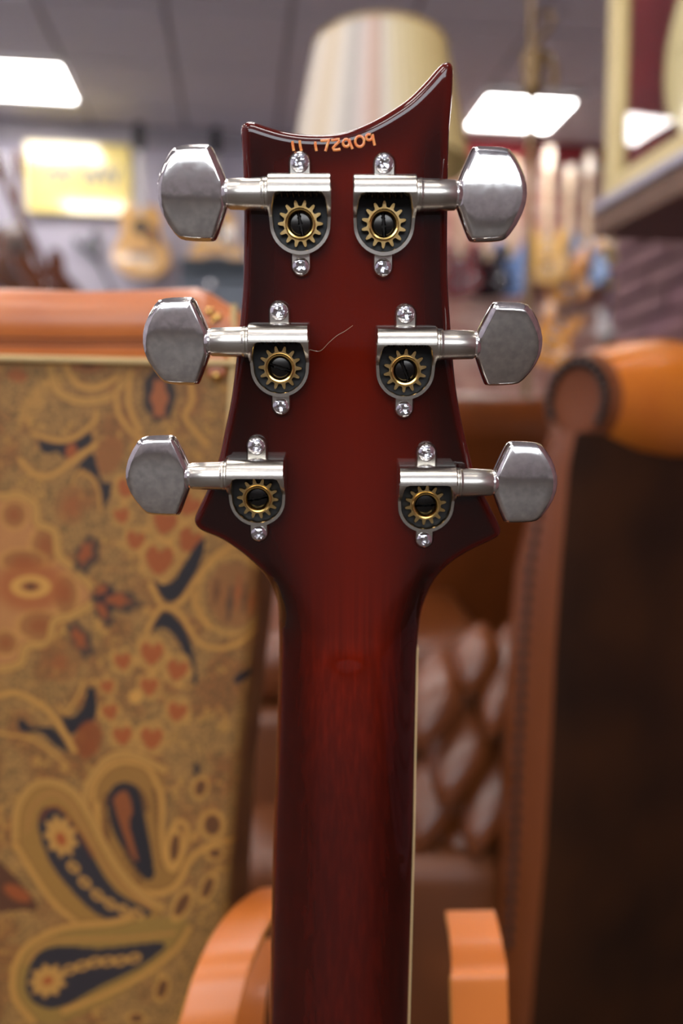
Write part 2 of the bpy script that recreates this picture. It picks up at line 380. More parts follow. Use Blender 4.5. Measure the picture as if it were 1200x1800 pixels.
# ------------------------------------------------------------------ THE GUITAR
KH = 0.263; TH = math.atan(KH); Z0H = 0.2276
def cam2w(x, y, z): return CO + CR*x + CU*(-y) + CF*z            # y down
def hz(py): return Z0H/(1 - KH*(py-900)/FPX)
zo = hz(640); Ho = cam2w((610-600)/FPX*zo, (640-900)/FPX*zo, zo)
SX = CR.copy(); SS = CU*math.cos(TH) - CF*math.sin(TH); SN = -CU*math.sin(TH) - CF*math.cos(TH)
HM = Matrix(((SX.x, SS.x, SN.x, Ho.x), (SX.y, SS.y, SN.y, Ho.y), (SX.z, SS.z, SN.z, Ho.z), (0, 0, 0, 1)))
HMi = HM.inverted(); MM = 0.001
def hp(px, py, n=0.0):
    "pixel -> (x, s) in mm on the headstock frame plane at height n (mm)"
    d = CR*((px-600)/FPX) + CU*((900-py)/FPX) + CF
    o = HMi @ CO; dd = HMi.to_3x3() @ d; t = (n*MM - o.z)/dd.z; p = o + dd*t
    return (p.x*1000, p.y*1000)
def hpe(px, py):
    t = min(1, max(0, (py-985)/107.0)); return hp(px, py, -14.0*t*t*(3-2*t))
def h2px(x, s, n):
    p = HM @ Vector((x*MM, s*MM, n*MM)) - CO
    z = p.dot(CF); return 600 + FPX*p.dot(CR)/z, 900 - FPX*p.dot(CU)/z
top = [(421.7, 232), (421.8, 223), (424, 215.5), (430, 212), (441.7, 211), (460, 217), (493, 227), (527, 232.5), (560, 234), (593, 232), (627, 223), (660, 208), (690, 190.5),
       (720, 169.5), (750, 139.5), (768, 118.5), (778.5, 108), (785, 104.6), (791, 104.6), (796.5, 109), (798.4, 117), (798.5, 125)]
right = [(796.5, 165), (792, 216), (789.6, 270), (788.4, 345), (787.5, 420), (788, 480), (789.5, 515), (791.7, 550), (797, 623), (803, 683), (813, 740), (827, 800), (840, 847),
         (860, 887), (877, 920), (881.5, 931), (881.7, 938), (878, 946), (863, 954), (850, 960), (820, 975), (790, 995), (765, 1020), (747, 1055), (738, 1085)]
left = [(489, 1085), (487, 1060), (477, 1032), (460, 1007), (430, 980), (390, 952), (355, 937), (344, 929), (340, 921), (340, 912), (350, 890), (367, 853), (383, 807), (393, 760), (405, 700), (415, 617),
        (420, 567), (424, 520), (425.7, 490), (426.7, 423), (426.5, 357), (425, 290), (422.6, 250)]
nr_edge = [(1085, 489, 738), (1115, 490.5, 734), (1150, 490.5, 732), (1275, 487, 729.5), (1350, 484.5, 728), (1450, 480.5, 726.5), (1600, 477, 722.5), (1800, 473, 717), (2200, 462, 708), (2600, 452, 698)]
s1120 = hp(610, 1120)[1]; TN = math.tan(math.radians(9.7))
def crest(s): return max(0.0, 0.0 + (s1120 - s)*TN)
def nedge(s): return crest(s) - 14.0
S_END = -330.0
neckR, neckL = [], []
sN = hpe(610, 1085)[1]
ss = list(np.arange(sN-2.0, -200, -3.0)) + [-200, -230, -260, S_END]
ys = [e[0] for e in nr_edge]
for s in ss:
    n = nedge(s)
    y = h2px(0, s, n)[1]
    xl = np.interp(y, ys, [e[1] for e in nr_edge]); xr = np.interp(y, ys, [e[2] for e in nr_edge])
    neckL.append((hp(xl, y, n)[0], s)); neckR.append((hp(xr, y, n)[0], s))
P_top = [tuple(p) for p in spline([hp(*p) for p in top], 4)]
P_r = [hpe(*p) for p in right]; P_l = [hpe(*p) for p in left]
rr = [tuple(p) for p in spline([P_top[-1]] + P_r + neckR[:3], 4)][1:-8]
ll = [tuple(p) for p in spline(neckL[:3][::-1] + P_l + [P_top[0]], 4)][8:-1]
outline = P_top + rr + neckR[0:] + neckL[::-1] + ll
# resample to even spacing
def resample(P, step):
    P = np.array(P + [P[0]]); d = np.hypot(*(P[1:]-P[:-1]).T); c = np.concatenate([[0], np.cumsum(d)]); n = int(c[-1]/step)
    t = np.linspace(0, c[-1], n, endpoint=False); return np.stack([np.interp(t, c, P[:, 0]), np.interp(t, c, P[:, 1])], 1)
OUT = resample(outline, 0.8)
for _ in range(1):
    OUT = OUT*.5 + (np.roll(OUT, 1, 0) + np.roll(OUT, -1, 0))*.25
A = np.array(OUT); B = np.roll(A, -1, 0)
def dist(P):
    out = np.full(len(P), 1e9)
    for i in range(0, len(A), 64):
        a = A[i:i+64][None]; b2 = B[i:i+64][None]; p = P[:, None]; ab = b2-a
        t = np.clip(((p-a)*ab).sum(2)/np.maximum((ab*ab).sum(2), 1e-9), 0, 1)
        out = np.minimum(out, np.hypot(*np.moveaxis(p-(a+ab*t[..., None]), 2, 0)).min(1))
    return out
def inside(P):
    r = np.zeros(len(P), bool)
    for i in range(len(A)):
        (x1, y1), (x2, y2) = A[i], B[i]
        if y1 == y2: continue
        c = ((y1 > P[:, 1]) != (y2 > P[:, 1])) & (P[:, 0] < (x2-x1)*(P[:, 1]-y1)/(y2-y1) + x1); r ^= c
    return r
area = 0.5*np.sum(A[:, 0]*B[:, 1] - B[:, 0]*A[:, 1]); sg = 1 if area > 0 else -1
tg = np.roll(A, -1, 0) - np.roll(A, 1, 0); tg /= np.hypot(*tg.T)[:, None]; inn = np.stack([-tg[:, 1], tg[:, 0]], 1)*sg
pts = [A]
for off in (.10, .3, .6, 1.0, 1.5, 2.1, 2.8):
    q = A + inn*off; k = (dist(q) > off*.93) & inside(q); pts.append(q[k])
gx = np.arange(-62, 62, 1.1); gy = np.concatenate([np.arange(100, -140, -1.3), np.arange(-141, S_END, -4)])
G = np.array([(x, y) for y in gy for x in gx]); k = inside(G); G = G[k]; G = G[dist(G) > 3.4]; pts.append(G)
PT = np.concatenate(pts); nb = len(A)
res = delaunay_2d_cdt([Vector((float(p[0]), float(p[1]))) for p in PT], [], [list(range(nb)) if sg > 0 else list(range(nb))[::-1]], 1, 1e-5)
V2 = np.array([(v.x, v.y) for v in res[0]]); F2 = [tuple(f) for f in res[2]]; orig = res[3]
D2 = dist(V2)
eL = np.array(sorted([(p[1], p[0]) for p in neckL])); eR = np.array(sorted([(p[1], p[0]) for p in neckR]))
def sstep(a, b_, x): t = np.clip((x-a)/(b_-a), 0, 1); return t*t*(3-2*t)
sT0, sT1, sE0, sE1 = hp(610, 1085)[1], hp(610, 1190)[1], hpe(610, 985)[1], hpe(610, 1088)[1]
X, S = V2[:, 0], V2[:, 1]
xl = np.interp(S, eL[:, 0], eL[:, 1]); xr = np.interp(S, eR[:, 0], eR[:, 1]); xc = (xl+xr)/2; hw = (xr-xl)/2
U = np.clip(np.abs(X-xc)/hw, 0, 1)
ue = U**1.5
wgt = 1 - sstep(0, 1, (S - (sT1*(1-ue)+sE1*ue))/((sT0*(1-ue)+sE0*ue) - (sT1*(1-ue)+sE1*ue)))
cr = np.maximum(0, (s1120 - S)*TN)
prof = 14.0*(1 - np.maximum(0, 1-U**2.35)**0.55)
hneck = cr - prof
r = 2.4; dd_ = np.clip(r-D2, 0, r); hround = -(r - np.sqrt(np.maximum(0, r*r - dd_*dd_)))
NB = hround*(1-wgt) + hneck*wgt
HT = 14.5
nbot = -HT*(1-wgt) + (cr-14.6)*wgt
nv = len(V2)
verts = [(X[i]*MM, S[i]*MM, NB[i]*MM) for i in range(nv)]
bidx = [i for i in range(nv) if any(o < nb for o in orig[i])]
# boundary order
bmap = {}
for i in bidx:
    for o in orig[i]:
        if o < nb: bmap[o] = i
loop = [bmap[o] for o in range(nb) if o in bmap]
faces = list(F2)
o2 = nv; verts += [(X[i]*MM, S[i]*MM, (NB[i]-(1.0 if NB[i]-nbot[i] > 3 else .05))*MM) for i in loop]; nl = len(loop)
verts += [(X[i]*MM*(1 if nbot[i] < -13 else 1), S[i]*MM, nbot[i]*MM) for i in loop]
for a in range(nl):
    b2 = (a+1) % nl
    faces.append((loop[a], o2+a, o2+b2, loop[b2])); faces.append((o2+a, o2+nl+a, o2+nl+b2, o2+b2))
o3 = len(verts); verts += [(X[i]*MM, S[i]*MM, (nbot[i])*MM) for i in range(nv)]
faces += [tuple(o3+i for i in f[::-1]) for f in F2]
guitar = empty('electric_guitar', Matrix.Translation((Ho.x, Ho.y+.02, 0)),
               'electric guitar seen from behind, dark cherry headstock with six nickel tuners', 'guitar')
mb = MB(); mb.v = verts; mb.f = faces; mb.mi = [0]*len(faces)
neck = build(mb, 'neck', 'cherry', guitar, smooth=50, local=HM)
me = neck.data; ca = me.color_attributes.new('Col', 'FLOAT_COLOR', 'POINT')
co = np.zeros(len(me.vertices)*3); me.vertices.foreach_get('co', co); co = co.reshape(-1, 3)*1000
dm2 = np.concatenate([D2, D2[loop], D2[loop], D2]) if len(co) == 2*nv+2*nl else dist(co[:, :2])
ctr = 2 + co[:, 1]*0.0
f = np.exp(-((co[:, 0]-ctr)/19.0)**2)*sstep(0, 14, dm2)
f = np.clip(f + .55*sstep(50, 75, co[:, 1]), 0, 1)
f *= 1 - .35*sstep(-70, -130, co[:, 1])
inneck = sstep(-75, -90, co[:, 1]); f = f*(1-inneck) + inneck*np.maximum(f*(1-.45*sstep(-90, -150, co[:, 1])), .14)  # neck colour fades darker towards the bottom
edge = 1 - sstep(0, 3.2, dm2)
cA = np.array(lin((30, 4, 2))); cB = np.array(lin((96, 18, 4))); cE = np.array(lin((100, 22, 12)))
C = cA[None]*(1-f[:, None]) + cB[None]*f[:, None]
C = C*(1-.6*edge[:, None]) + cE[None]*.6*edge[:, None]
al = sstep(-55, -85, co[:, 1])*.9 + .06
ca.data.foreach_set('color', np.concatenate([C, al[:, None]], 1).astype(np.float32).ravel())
# fretboard and its cream binding
def strip(xa, xb, n0, n1, name, matn, s_top):
    mb = MB(); rows = []
    for s in [s_top] + [q for q in ss if q < s_top-1]:
        a = float(np.interp(s, eL[:, 0], eL[:, 1])); b2 = float(np.interp(s, eR[:, 0], eR[:, 1])); c = crest(s)
        x0 = a*(1-xa[0]) + b2*xa[0] + xa[1]; x1 = a*(1-xb[0]) + b2*xb[0] + xb[1]
        rows.append([Vector((x*MM, s*MM, (c+n)*MM)) for x, n in ((x0, n0), (x1, n0), (x1, n1), (x0, n1))])
    mb.grid(rows, True, True, True); return build(mb, name, matn, guitar, local=HM)
sf = hp(610, 1172)[1]
strip((0, .45), (1, -.2), -20.2, -14.65, 'fretboard', 'rosewood', sf)
strip((1, -.2), (1, .55), -20.2, -14.3, 'binding', 'binding', sf)
strip((0, .15), (0, .45), -20.2, -14.8, 'binding', 'binding', sf)
mb = MB(); a = neckL[2][0]; b2 = neckR[2][0]; mb.box(((a+b2)/2*MM, (sf+2)*MM, -.0172), ((b2-a)*MM, .0035, .0056)); build(mb, 'nut', 'binding', guitar, local=HM, bevel=.0004)
# guitar body below the frame
NF = HM @ Matrix.Translation((0, s1120*MM, 0)) @ Matrix.Rotation(math.radians(-9.7), 4, 'X')
zbase = (NF @ Vector((0, 0, 0))).z; Lb = (zbase)/abs((NF.to_3x3() @ Vector((0, 1, 0))).z)
bo = [(0, -Lb+.004), (.10, -Lb+.012), (.16, -Lb+.07), (.165, -Lb+.14), (.13, -Lb+.22), (.125, -Lb+.27), (.15, -Lb+.34), (.135, -Lb+.40), (.095, -Lb+.405), (.06, -Lb+.36), (.03, -Lb+.335),
      (-.03, -Lb+.335), (-.06, -Lb+.37), (-.10, -Lb+.44), (-.14, -Lb+.45), (-.155, -Lb+.38), (-.13, -Lb+.29), (-.13, -Lb+.22), (-.165, -Lb+.14), (-.16, -Lb+.07), (-.10, -Lb+.012)]
mb = MB(); mb.prism([tuple(p) for p in spline(bo, 4, True)], -.044, -.004)
body = build(mb, 'body', 'lacquer_red', guitar, local=NF, bevel=.005, bseg=3)

# ---- tuning machines (local frame in mm: x right, y along the headstock, z towards the viewer)
SCL = Matrix.Scale(MM, 4)
def housing_mb():
    mb = MB(); AX = 7.1; R = 4.7; NZ = 5.0; W = 8.0; wi = 6.95
    # rim: outer path and inner path from right top round to left top
    outer = [(W, AX), (W, 6.4), (W, 5), (W, 3.2), (7.9, 1.5)]; inner = [(4.6, AX), (5.9, AX-.35), (6.5, AX-1.5), (wi, 3.2), (wi, 1.5)]
    for k in range(0, 21):
        a = -PI*k/20
        outer.append((7.8*math.cos(a), -.1 + 7.6*math.sin(a))); inner.append((6.85*math.cos(a), .1 + 6.7*math.sin(a)))
    outer += [(-x, y) for x, y in outer[:5][::-1]]; inner += [(-x, y) for x, y in inner[:5][::-1]]
    def h(y): 
        t = AX-y
        if t <= 0: return NZ+R
        v = NZ + math.sqrt(max(0, R*R - min(t, R)**2)) if t < R else NZ
        return max(4.3, v - max(0, t-3)*0.12)
    n = len(outer)
    rows = [[Vector((x, y, 0)) for x, y in outer], [Vector((x, y, max(.5, h(y)-.5))) for x, y in outer],
            [Vector((x*.96+ix*.04, y*.96+iy*.04, h(y))) for (x, y), (ix, iy) in zip(outer, inner)],
            [Vector((x*.15+ix*.85, y*.15+iy*.85, h(y))) for (x, y), (ix, iy) in zip(outer, inner)],
            [Vector((ix, iy, h(iy)-.35)) for ix, iy in inner], [Vector((ix, iy, .9)) for ix, iy in inner]]
    mb.grid(rows)
    # worm casing
    xs = [-W, -W+.35, W-.35, W]; prof = []
    for k in range(0, 13):
        a = PI/2*k/12; prof.append((AX + R*math.sin(a), NZ + R*math.cos(a)))
    prof += [(AX+R, 2), (AX+R, 0)]
    rows = []
    for x in xs:
        e = 0 if abs(x) < W-.1 else .35
        rows.append([Vector((x, y - (e if y > AX else 0), z - (e if z > NZ else 0))) for y, z in prof])
    mb.grid(rows)
    for sx in (-1, 1):
        cap = [Vector((sx*W, y - (.35 if y > AX else 0), z - (.35 if z > NZ else 0))) for y, z in prof] + [Vector((sx*W, AX, 0))]
        mb.add(cap, [tuple(range(len(cap)))])
    # underside lip of the casing over the window
    mb.add([(-4.6, AX, NZ+R), (4.6, AX, NZ+R), (4.6, AX, NZ+R-1.0), (-4.6, AX, NZ+R-1.0)], [(0, 1, 2, 3)])
    # mounting lugs
    for cy, sgn, rw in ((14.7, 1, 2.95), (-10.4, -1, 2.75)):
        y0 = 11.5 if sgn > 0 else -6.6
        arc = [(rw*math.cos(a), cy + sgn*rw*math.sin(a)) for a in [PI*k/14 for k in range(15)]] + [(-rw*1.0, y0), (rw*1.0, y0)]
        arc2 = [(x*.82, cy + (y-cy)*.82 if sgn*(y-cy) > 0 else y) for x, y in arc]
        lo = [Vector((x, y, 0)) for x, y in arc]; mi_ = [Vector((x, y, 1.5)) for x, y in arc]; hi = [Vector((x, y, 2.2)) for x, y in arc2]
        mb.grid([lo, mi_, hi], True, False, True)
    # dark floor of the window
    fl = [(x, y, .9) for x, y in inner] + [(-4.6, 11.5, .9), (4.6, 11.5, .9)]; mb.add(fl, [tuple(range(len(fl)))], 1)
    return mb.xform(SCL)
def screw_mb(rot):
    mb = MB(); rows = []; R = 2.35; nR = 14; nA = 56
    for i in range(nR+1):
        r_ = R*i/nR; row = []
        for j in range(nA):
            a = 2*PI*j/nA; x, y = r_*math.cos(a), r_*math.sin(a)
            z = 1.35*math.sqrt(max(0, 1 - (r_/R)**2*.88))
            ar = a - rot; u, v = r_*math.cos(ar), r_*math.sin(ar)
            for p, q in ((u, v), (v, u)):
                if abs(p) < 1.35 and abs(q) < .42: z = min(z, .55 + .25*abs(p))
            row.append(Vector((x, y, z)))
        rows.append(row)
    mb.grid(rows[1:], True, True, False); mb.grid([rows[-1], [Vector((v.x, v.y, -1.0)) for v in rows[-1]]], True)
    return mb.xform(SCL)
def gear_mb():
    mb = MB(); N = 14; prof = []
    for k in range(N):
        a0 = 2*PI*k/N
        for da, r_ in ((-.40, 4.35), (-.26, 4.5), (-.17, 5.35), (-.08, 5.85), (.08, 5.85), (.17, 5.35), (.26, 4.5), (.40, 4.35)):
            a = a0 + da*2*PI/N; prof.append((r_*math.cos(a), r_*math.sin(a)))
    n = len(prof)
    inner = [(2.95*math.cos(math.atan2(y, x)), 2.95*math.sin(math.atan2(y, x))) for x, y in prof]
    rows = [[Vector((x, y, 1.4)) for x, y in prof], [Vector((x, y, 2.9)) for x, y in prof], [Vector((x*.985, y*.985, 3.05)) for x, y in prof],
            [Vector((x*3.95/2.95, y*3.95/2.95, 3.05)) for x, y in inner]]
    mb.grid(rows, True)
    ring = [(3.95, 3.05), (3.85, 3.75), (3.6, 3.95), (3.25, 3.85), (2.95, 3.4), (2.9, 1.2)]
    mb.lathe(ring, None, 48, 1, False, False)
    return mb.xform(SCL)
def post_mb(rot):
    mb = MB(); nA = 48; rows = []; rs = [.3, .6, .9, 1.2, 1.5, 1.8, 2.1, 2.4, 2.65, 2.85, 2.9]
    c, s_ = math.cos(rot), math.sin(rot)
    for r_ in rs:
        row = []
        for j in range(nA):
            a = 2*PI*j/nA; x, y = r_*math.cos(a), r_*math.sin(a); q = -x*s_ + y*c
            z = 2.75 - .35*(r_/2.9)**2 if r_ < 2.8 else 2.1
            if abs(q) < .36: z = 1.6
            row.append(Vector((x, y, z)))
        rows.append(row)
    mb.grid(rows, True, True, False); return mb.xform(SCL)
def worm_mb():
    mb = MB(); xs = np.arange(-6.6, 6.61, .15); M = Matrix.Translation((0, 8.3, 3.6)) @ Matrix.Rotation(PI/2, 4, 'Y')
    rows = [[M @ Vector(((1.9+.35*math.sin(x*2*PI/1.5 - a))*math.cos(a), (1.9+.35*math.sin(x*2*PI/1.5 - a))*math.sin(a), x)) for a in [2*PI*k/16 for k in range(16)]] for x in xs]
    mb.grid(rows, True, True, True); return mb.xform(SCL)
def barrel_mb(sd):
    mb = MB(); M = Matrix.Translation((0, 6.9, 4.8)) @ Matrix.Rotation(sd*PI/2, 4, 'Y')
    mb.lathe([(3.8, 7.9), (4.1, 8.05), (4.1, 8.5), (3.9, 8.65), (4.1, 8.8), (4.12, 9.2), (3.98, 9.4), (3.94, 9.8), (3.85, 13), (3.7, 17.7), (3.5, 18.0), (2.6, 18.1)], M, 40, 0, True, True)
    return mb.xform(SCL)
def button_mb(sd, rot):
    half = [(0, 0), (0, 2.9), (-.5, 4.3), (-1.2, 6.3), (-2.3, 9.2), (-3.1, 11.1), (-3.5, 11.65), (-4.3, 11.85), (-6, 11.85), (-8.5, 11.75), (-10.6, 11.55), (-12, 11.1), (-13.1, 9.9), (-14.6, 7.4), (-15.7, 4.9), (-16.4, 2.4), (-16.6, 0)]
    pr = half[1:] + [(x, -y) for x, y in half[1:-1][::-1]]
    P = [np.array(p) for p in resample([(x, y) for x, y in pr], .6)]
    c = np.array([-8.3, 0.0]); mb = MB(); n = len(P)
    # inner outlines by true inset
    Pa = np.array(P); t = np.roll(Pa, -1, 0)-np.roll(Pa, 1, 0); t /= np.hypot(*t.T)[:, None]; nn = np.stack([-t[:, 1], t[:, 0]], 1)
    if ((nn*(c-Pa)).sum(1)).mean() < 0: nn = -nn
    def sm(Q):
        for _ in range(3): Q = Q*.5+(np.roll(Q, 1, 0)+np.roll(Q, -1, 0))*.25
        return Q
    ins = [(0, 1.1), (.08, 1.6), (.22, 1.9), (.7, 2.5), (1.0, 2.8), (1.2, 2.92), (1.5, 2.98)]
    def fall(y): return .0075*y*y
    rings = []
    for off, z in ins:
        Q = Pa + sm(nn)*off; rings.append([(x, y, z - fall(y)*(1 if z > 1.2 else .8)) for x, y in Q])
    Q = Pa + sm(nn)*1.5
    for k in (.8, .6, .4, .2, .04):
        rings.append([(c[0]+(x-c[0])*k, y*k, 3.0 - fall(y*k)) for x, y in Q])
    full = [[Vector((x, y, -z)) for x, y, z in R_] for R_ in rings[::-1]] + [[Vector(p) for p in R_] for R_ in rings]
    mb.grid(full, True, True, True)
    # neck collar where the button meets the barrel
    mb.lathe([(2.7, .5), (3.5, .35), (3.6, -.2), (3.2, -.9), (2.5, -1.6)], Matrix.Rotation(PI/2, 4, 'Y'), 28)
    M = Matrix.Translation((sd*18.2, 6.95, 4.8)) @ Matrix.Rotation(rot, 4, 'X') @ (Matrix.Identity(4) if sd < 0 else Matrix.Scale(-1, 4, Vector((1, 0, 0))))
    return mb.xform(SCL @ M @ Matrix.Diagonal((1.06, .965, 1, 1)))
protoH = None
T = [(527.7, 393.3, -1, 100, .08, 'cherry'), (674.4, 395, 1, 95, -.02, ''), (492, 646.7, -1, -18, .07, ''), (711.7, 651.7, 1, 112, .30, ''), (452.7, 876.7, -1, 12, .05, ''), (747.7, 888, 1, 3, -.05, '')]
for i, (px, py, sd, slot, brot, _) in enumerate(T):
    x, s = hp(px, py, 3.0)
    M = HM @ Matrix.Translation((x*MM, s*MM, -.0001))
    if protoH is None:
        hs = build(housing_mb(), 'tuning_machine', ['nickel', 'recess'], guitar, local=M, smooth=40, weld=True); protoH = hs
        parts = []
    else:
        hs = inst(protoH, guitar, M)
    def sub(mb, name, mt, T_=Matrix.Identity(4), sm=40, bev=0, label=None): return build(mb, name, mt, hs, smooth=sm, local=M @ T_, label=label, bevel=bev)
    sub(screw_mb(.3 + i*.5), 'mounting_screw', 'chrome', Matrix.Translation((0, .0147, .0021)), 50)
    sub(screw_mb(.9 + i*.37), 'mounting_screw', 'chrome', Matrix.Translation((0, -.0104, .0021)) @ Matrix.Scale(.93, 4), 50)
    sub(gear_mb(), 'gear', ['brass', 'brass_bright'], Matrix.Rotation(i*.21, 4, 'Z'), 30, label='brass worm gear with raised bright ring')
    sub(post_mb(math.radians(slot)), 'slotted_post', 'post', label='dark slotted post end')
    sub(worm_mb(), 'worm_screw', 'worm', label='dark worm screw')
    sub(barrel_mb(sd), 'barrel', 'nickel_barrel')
    sub(button_mb(sd, brot), 'tuner_button', 'button', sm=28)
# handwritten serial number, a thin raised ink line
def zs(pts): return [(500 + x/6.667, 220 + y/6.667) for x, y in pts]
def arc(cx, cy, rx, ry, a0, a1, n=14): return [(cx + rx*math.cos(math.radians(a0+(a1-a0)*k/n)), cy + ry*math.sin(math.radians(a0+(a1-a0)*k/n))) for k in range(n+1)]
strokes = [[(92, 185), (97, 240), (108, 302)], [(178, 178), (182, 235), (198, 302)], [(360, 192), (362, 240), (374, 304)],
           [(420, 183), (470, 180), (530, 172)], [(520, 178), (500, 230), (478, 305)], [(545, 180), (600, 170), (640, 165), (640, 190), (600, 230), (565, 270), (575, 290), (610, 290), (655, 282)],
           arc(722, 208, 38, 44, -60, 300), [(755, 160), (770, 215), (797, 280)], arc(880, 190, 52, 62, 0, 360, 20), arc(990, 140, 36, 34, -30, 300), [(1030, 105), (1040, 165), (1056, 238)]]
mb = MB()
for st in strokes:
    P = zs(st); P = [hp(p[0], p[1], 0) for p in P]
    P3 = [Vector((p[0]*MM, p[1]*MM, .00006)) for p in P]
    if len(st) < 9: P3 = [Vector(q) for q in spline(P3, 4)]
    k = len(P3); mb.tube(P3, [.00034*(.75+.25*math.sin(PI*min(1, (j+1)/3)*.5)) for j in range(k)], 8, True, 1.0)
mb.v = [(x, y, .00003 + (z-.00006)*.25) for x, y, z in mb.v]
build(mb, 'serial_number', 'serial', guitar, local=HM, smooth=60, label='orange handwritten number 11 172909')

for hpts, hl in (([(543, 614), (562, 617), (578, 602), (592, 590), (606, 582), (620, 572)], 'fine pale hair lying on the headstock beside the middle left tuner'),
                 ([(676, 462), (692, 448), (704, 424), (716, 398), (727, 366)], 'fine pale hair curving past the upper right tuner')):
    P3 = [HM @ Vector((q[0]*MM, q[1]*MM, .00005)) for q in spline([hp(*p_) for p_ in hpts], 6)]
    mb = MB(); mb.tube(P3, .00004, 5); tag(build(mb, 'hair_strand', 'maple'), hl, 'hair')

# ------------------------------------------------------------------ PAISLEY CASE
YC = .42; YCB = .53
case = empty('guitar_case', (at(150, 900, YC).x, (YC+YCB)/2, 0), 'upright guitar case in paisley fabric with tan leather top, left of the guitar', 'case')
STEP = 2.2
edge_y = [500, 640, 780, 900, 1000, 1080, 1150, 1250, 1350, 1500, 1800, 2300, 2900]; edge_x = [424, 430, 438, 448, 455, 453, 446, 434, 424, 410, 395, 380, 372]
def paint(X, Y):
    H, W_ = X.shape
    rng = np.random.default_rng(4)
    def smooth_noise(scale):
        gh, gw = int(H*STEP/scale)+3, int(W_*STEP/scale)+3; g_ = rng.random((gh, gw))
        yy = (Y-Y.min())/scale; xx = (X-X.min())/scale; y0 = yy.astype(int); x0 = xx.astype(int); fy = yy-y0; fx = xx-x0
        fy = fy*fy*(3-2*fy); fx = fx*fx*(3-2*fx)
        return (g_[y0, x0]*(1-fy)+g_[y0+1, x0]*fy)*(1-fx) + (g_[y0, x0+1]*(1-fy)+g_[y0+1, x0+1]*fy)*fx
    gold = np.array(lin((206, 148, 70))); rust = np.array(lin((164, 82, 36))); navy = np.array(lin((44, 38, 40))); brown = np.array(lin((150, 92, 46))); olive = np.array(lin((172, 124, 66))); dk = np.array(lin((88, 48, 28))); teal = np.array(lin((84, 96, 66)))
    n1 = smooth_noise(60); n2 = smooth_noise(25); n3 = smooth_noise(11)
    gold, rust, navy, brown, olive, dk, teal = [q_*.80 for q_ in (gold, rust, navy, brown, olive, dk, teal)]; C = olive[None, None]*np.ones(X.shape+(1,)); a = sstep(.45, .75, n1*.6+n2*.4)[..., None]; C = C*(1-a*.85) + brown*a*.85
    a = sstep(.62, .8, n2*.5+n3*.5)[..., None]; C = C*(1-a*.8)+gold*a*.8
    spk = np.ones(X.shape)*.75
    def lay(mask, col, sp=0.0, op=1.0):
        nonlocal C, spk
        mk = (mask*op)[..., None]; C = C*(1-mk) + col*mk; spk = spk*(1-mask*op) + sp*mask*op
    def bb(P, pad):
        P = np.array(P); return (X[0] > P[:, 0].min()-pad) & (X[0] < P[:, 0].max()+pad), (Y[:, 0] > P[:, 1].min()-pad) & (Y[:, 0] < P[:, 1].max()+pad)
    def dline(P, w_):
        out = np.full(X.shape, 1e6); cx, cy = bb(P, w_+8); ix = np.ix_(cy, cx)
        if not cx.any() or not cy.any(): return out
        x, y = X[ix], Y[ix]; o = np.full(x.shape, 1e6)
        for p, q in zip(P[:-1], P[1:]):
            ab = np.array(q)-np.array(p); t = np.clip(((x-p[0])*ab[0]+(y-p[1])*ab[1])/max(ab@ab, 1e-6), 0, 1)
            o = np.minimum(o, np.hypot(x-p[0]-ab[0]*t, y-p[1]-ab[1]*t))
        out[ix] = o; return out
    def stroke(P, w_, col=gold, line=True, sm=True, op=.9):
        if sm: P = spline(P, 6)
        d = dline(P, w_)
        if line: lay(1-sstep(w_*.5+1, w_*.5+5, d), brown*.6, .2, .55)
        lay(1-sstep(w_*.5-2, w_*.5+2, d), col, .1, op)
        if w_ > 11: lay(1-sstep(w_*.08, w_*.08+2, d), teal, .1, .3)
    def poly(P, col, sp=0.0, sm=True, op=1.0):
        if sm: P = spline(P, 5, True)
        P = [tuple(p) for p in P]; r_ = np.zeros(X.shape, bool)
        for (x1, y1), (x2, y2) in zip(P, P[1:]+P[:1]):
            if y1 == y2: continue
            r_ ^= ((y1 > Y) != (y2 > Y)) & (X < (x2-x1)*(Y-y1)/(y2-y1)+x1)
        lay(r_.astype(float), col, sp, op)
    def ell(cx, cy, rx, ry, col, sp=0.0, rot=0, op=1.0, wob=0, nw=8, soft=.1):
        c, s_ = math.cos(rot), math.sin(rot); u = ((X-cx)*c+(Y-cy)*s_)/rx; v = (-(X-cx)*s_+(Y-cy)*c)/ry
        r_ = np.hypot(u, v); th = np.arctan2(v, u); r_ = r_/(1+wob*np.cos(nw*th)); lay(1-sstep(1-soft, 1+soft, r_), col, sp, op)
    z4 = lambda L_: [(x/2.6087, 620+y/2.6087) for x, y in L_]
    z8 = lambda L_: [(x/2.25, 1000+y/2.25) for x, y in L_]
    def heart(x, y, r_, rot=0):
        ell(x, y, r_*1.45, r_*1.55, gold, .2, rot, .75, .06, 5); ell(x, y, r_*1.2, r_*1.3, olive, .5, rot, .5)
        c, s_ = math.cos(rot), math.sin(rot)
        poly([(x+(a_*c-b_*s_)*r_, y+(a_*s_+b_*c)*r_) for a_, b_ in ((0, -.55), (.5, -.95), (.95, -.45), (.75, .35), (0, 1.0), (-.75, .35), (-.95, -.45), (-.5, -.95))], rust, .1, True, .95)
    # large flower at the left
    BF = z4([(-300, 640), (0, 660), (80, 650), (160, 700), (170, 780), (250, 820), (270, 930), (350, 1000), (440, 1120), (340, 1200), (250, 1230), (220, 1330), (120, 1350), (60, 1440), (-300, 1460)])
    poly(BF, np.array(lin((168, 112, 62))), .1, False)
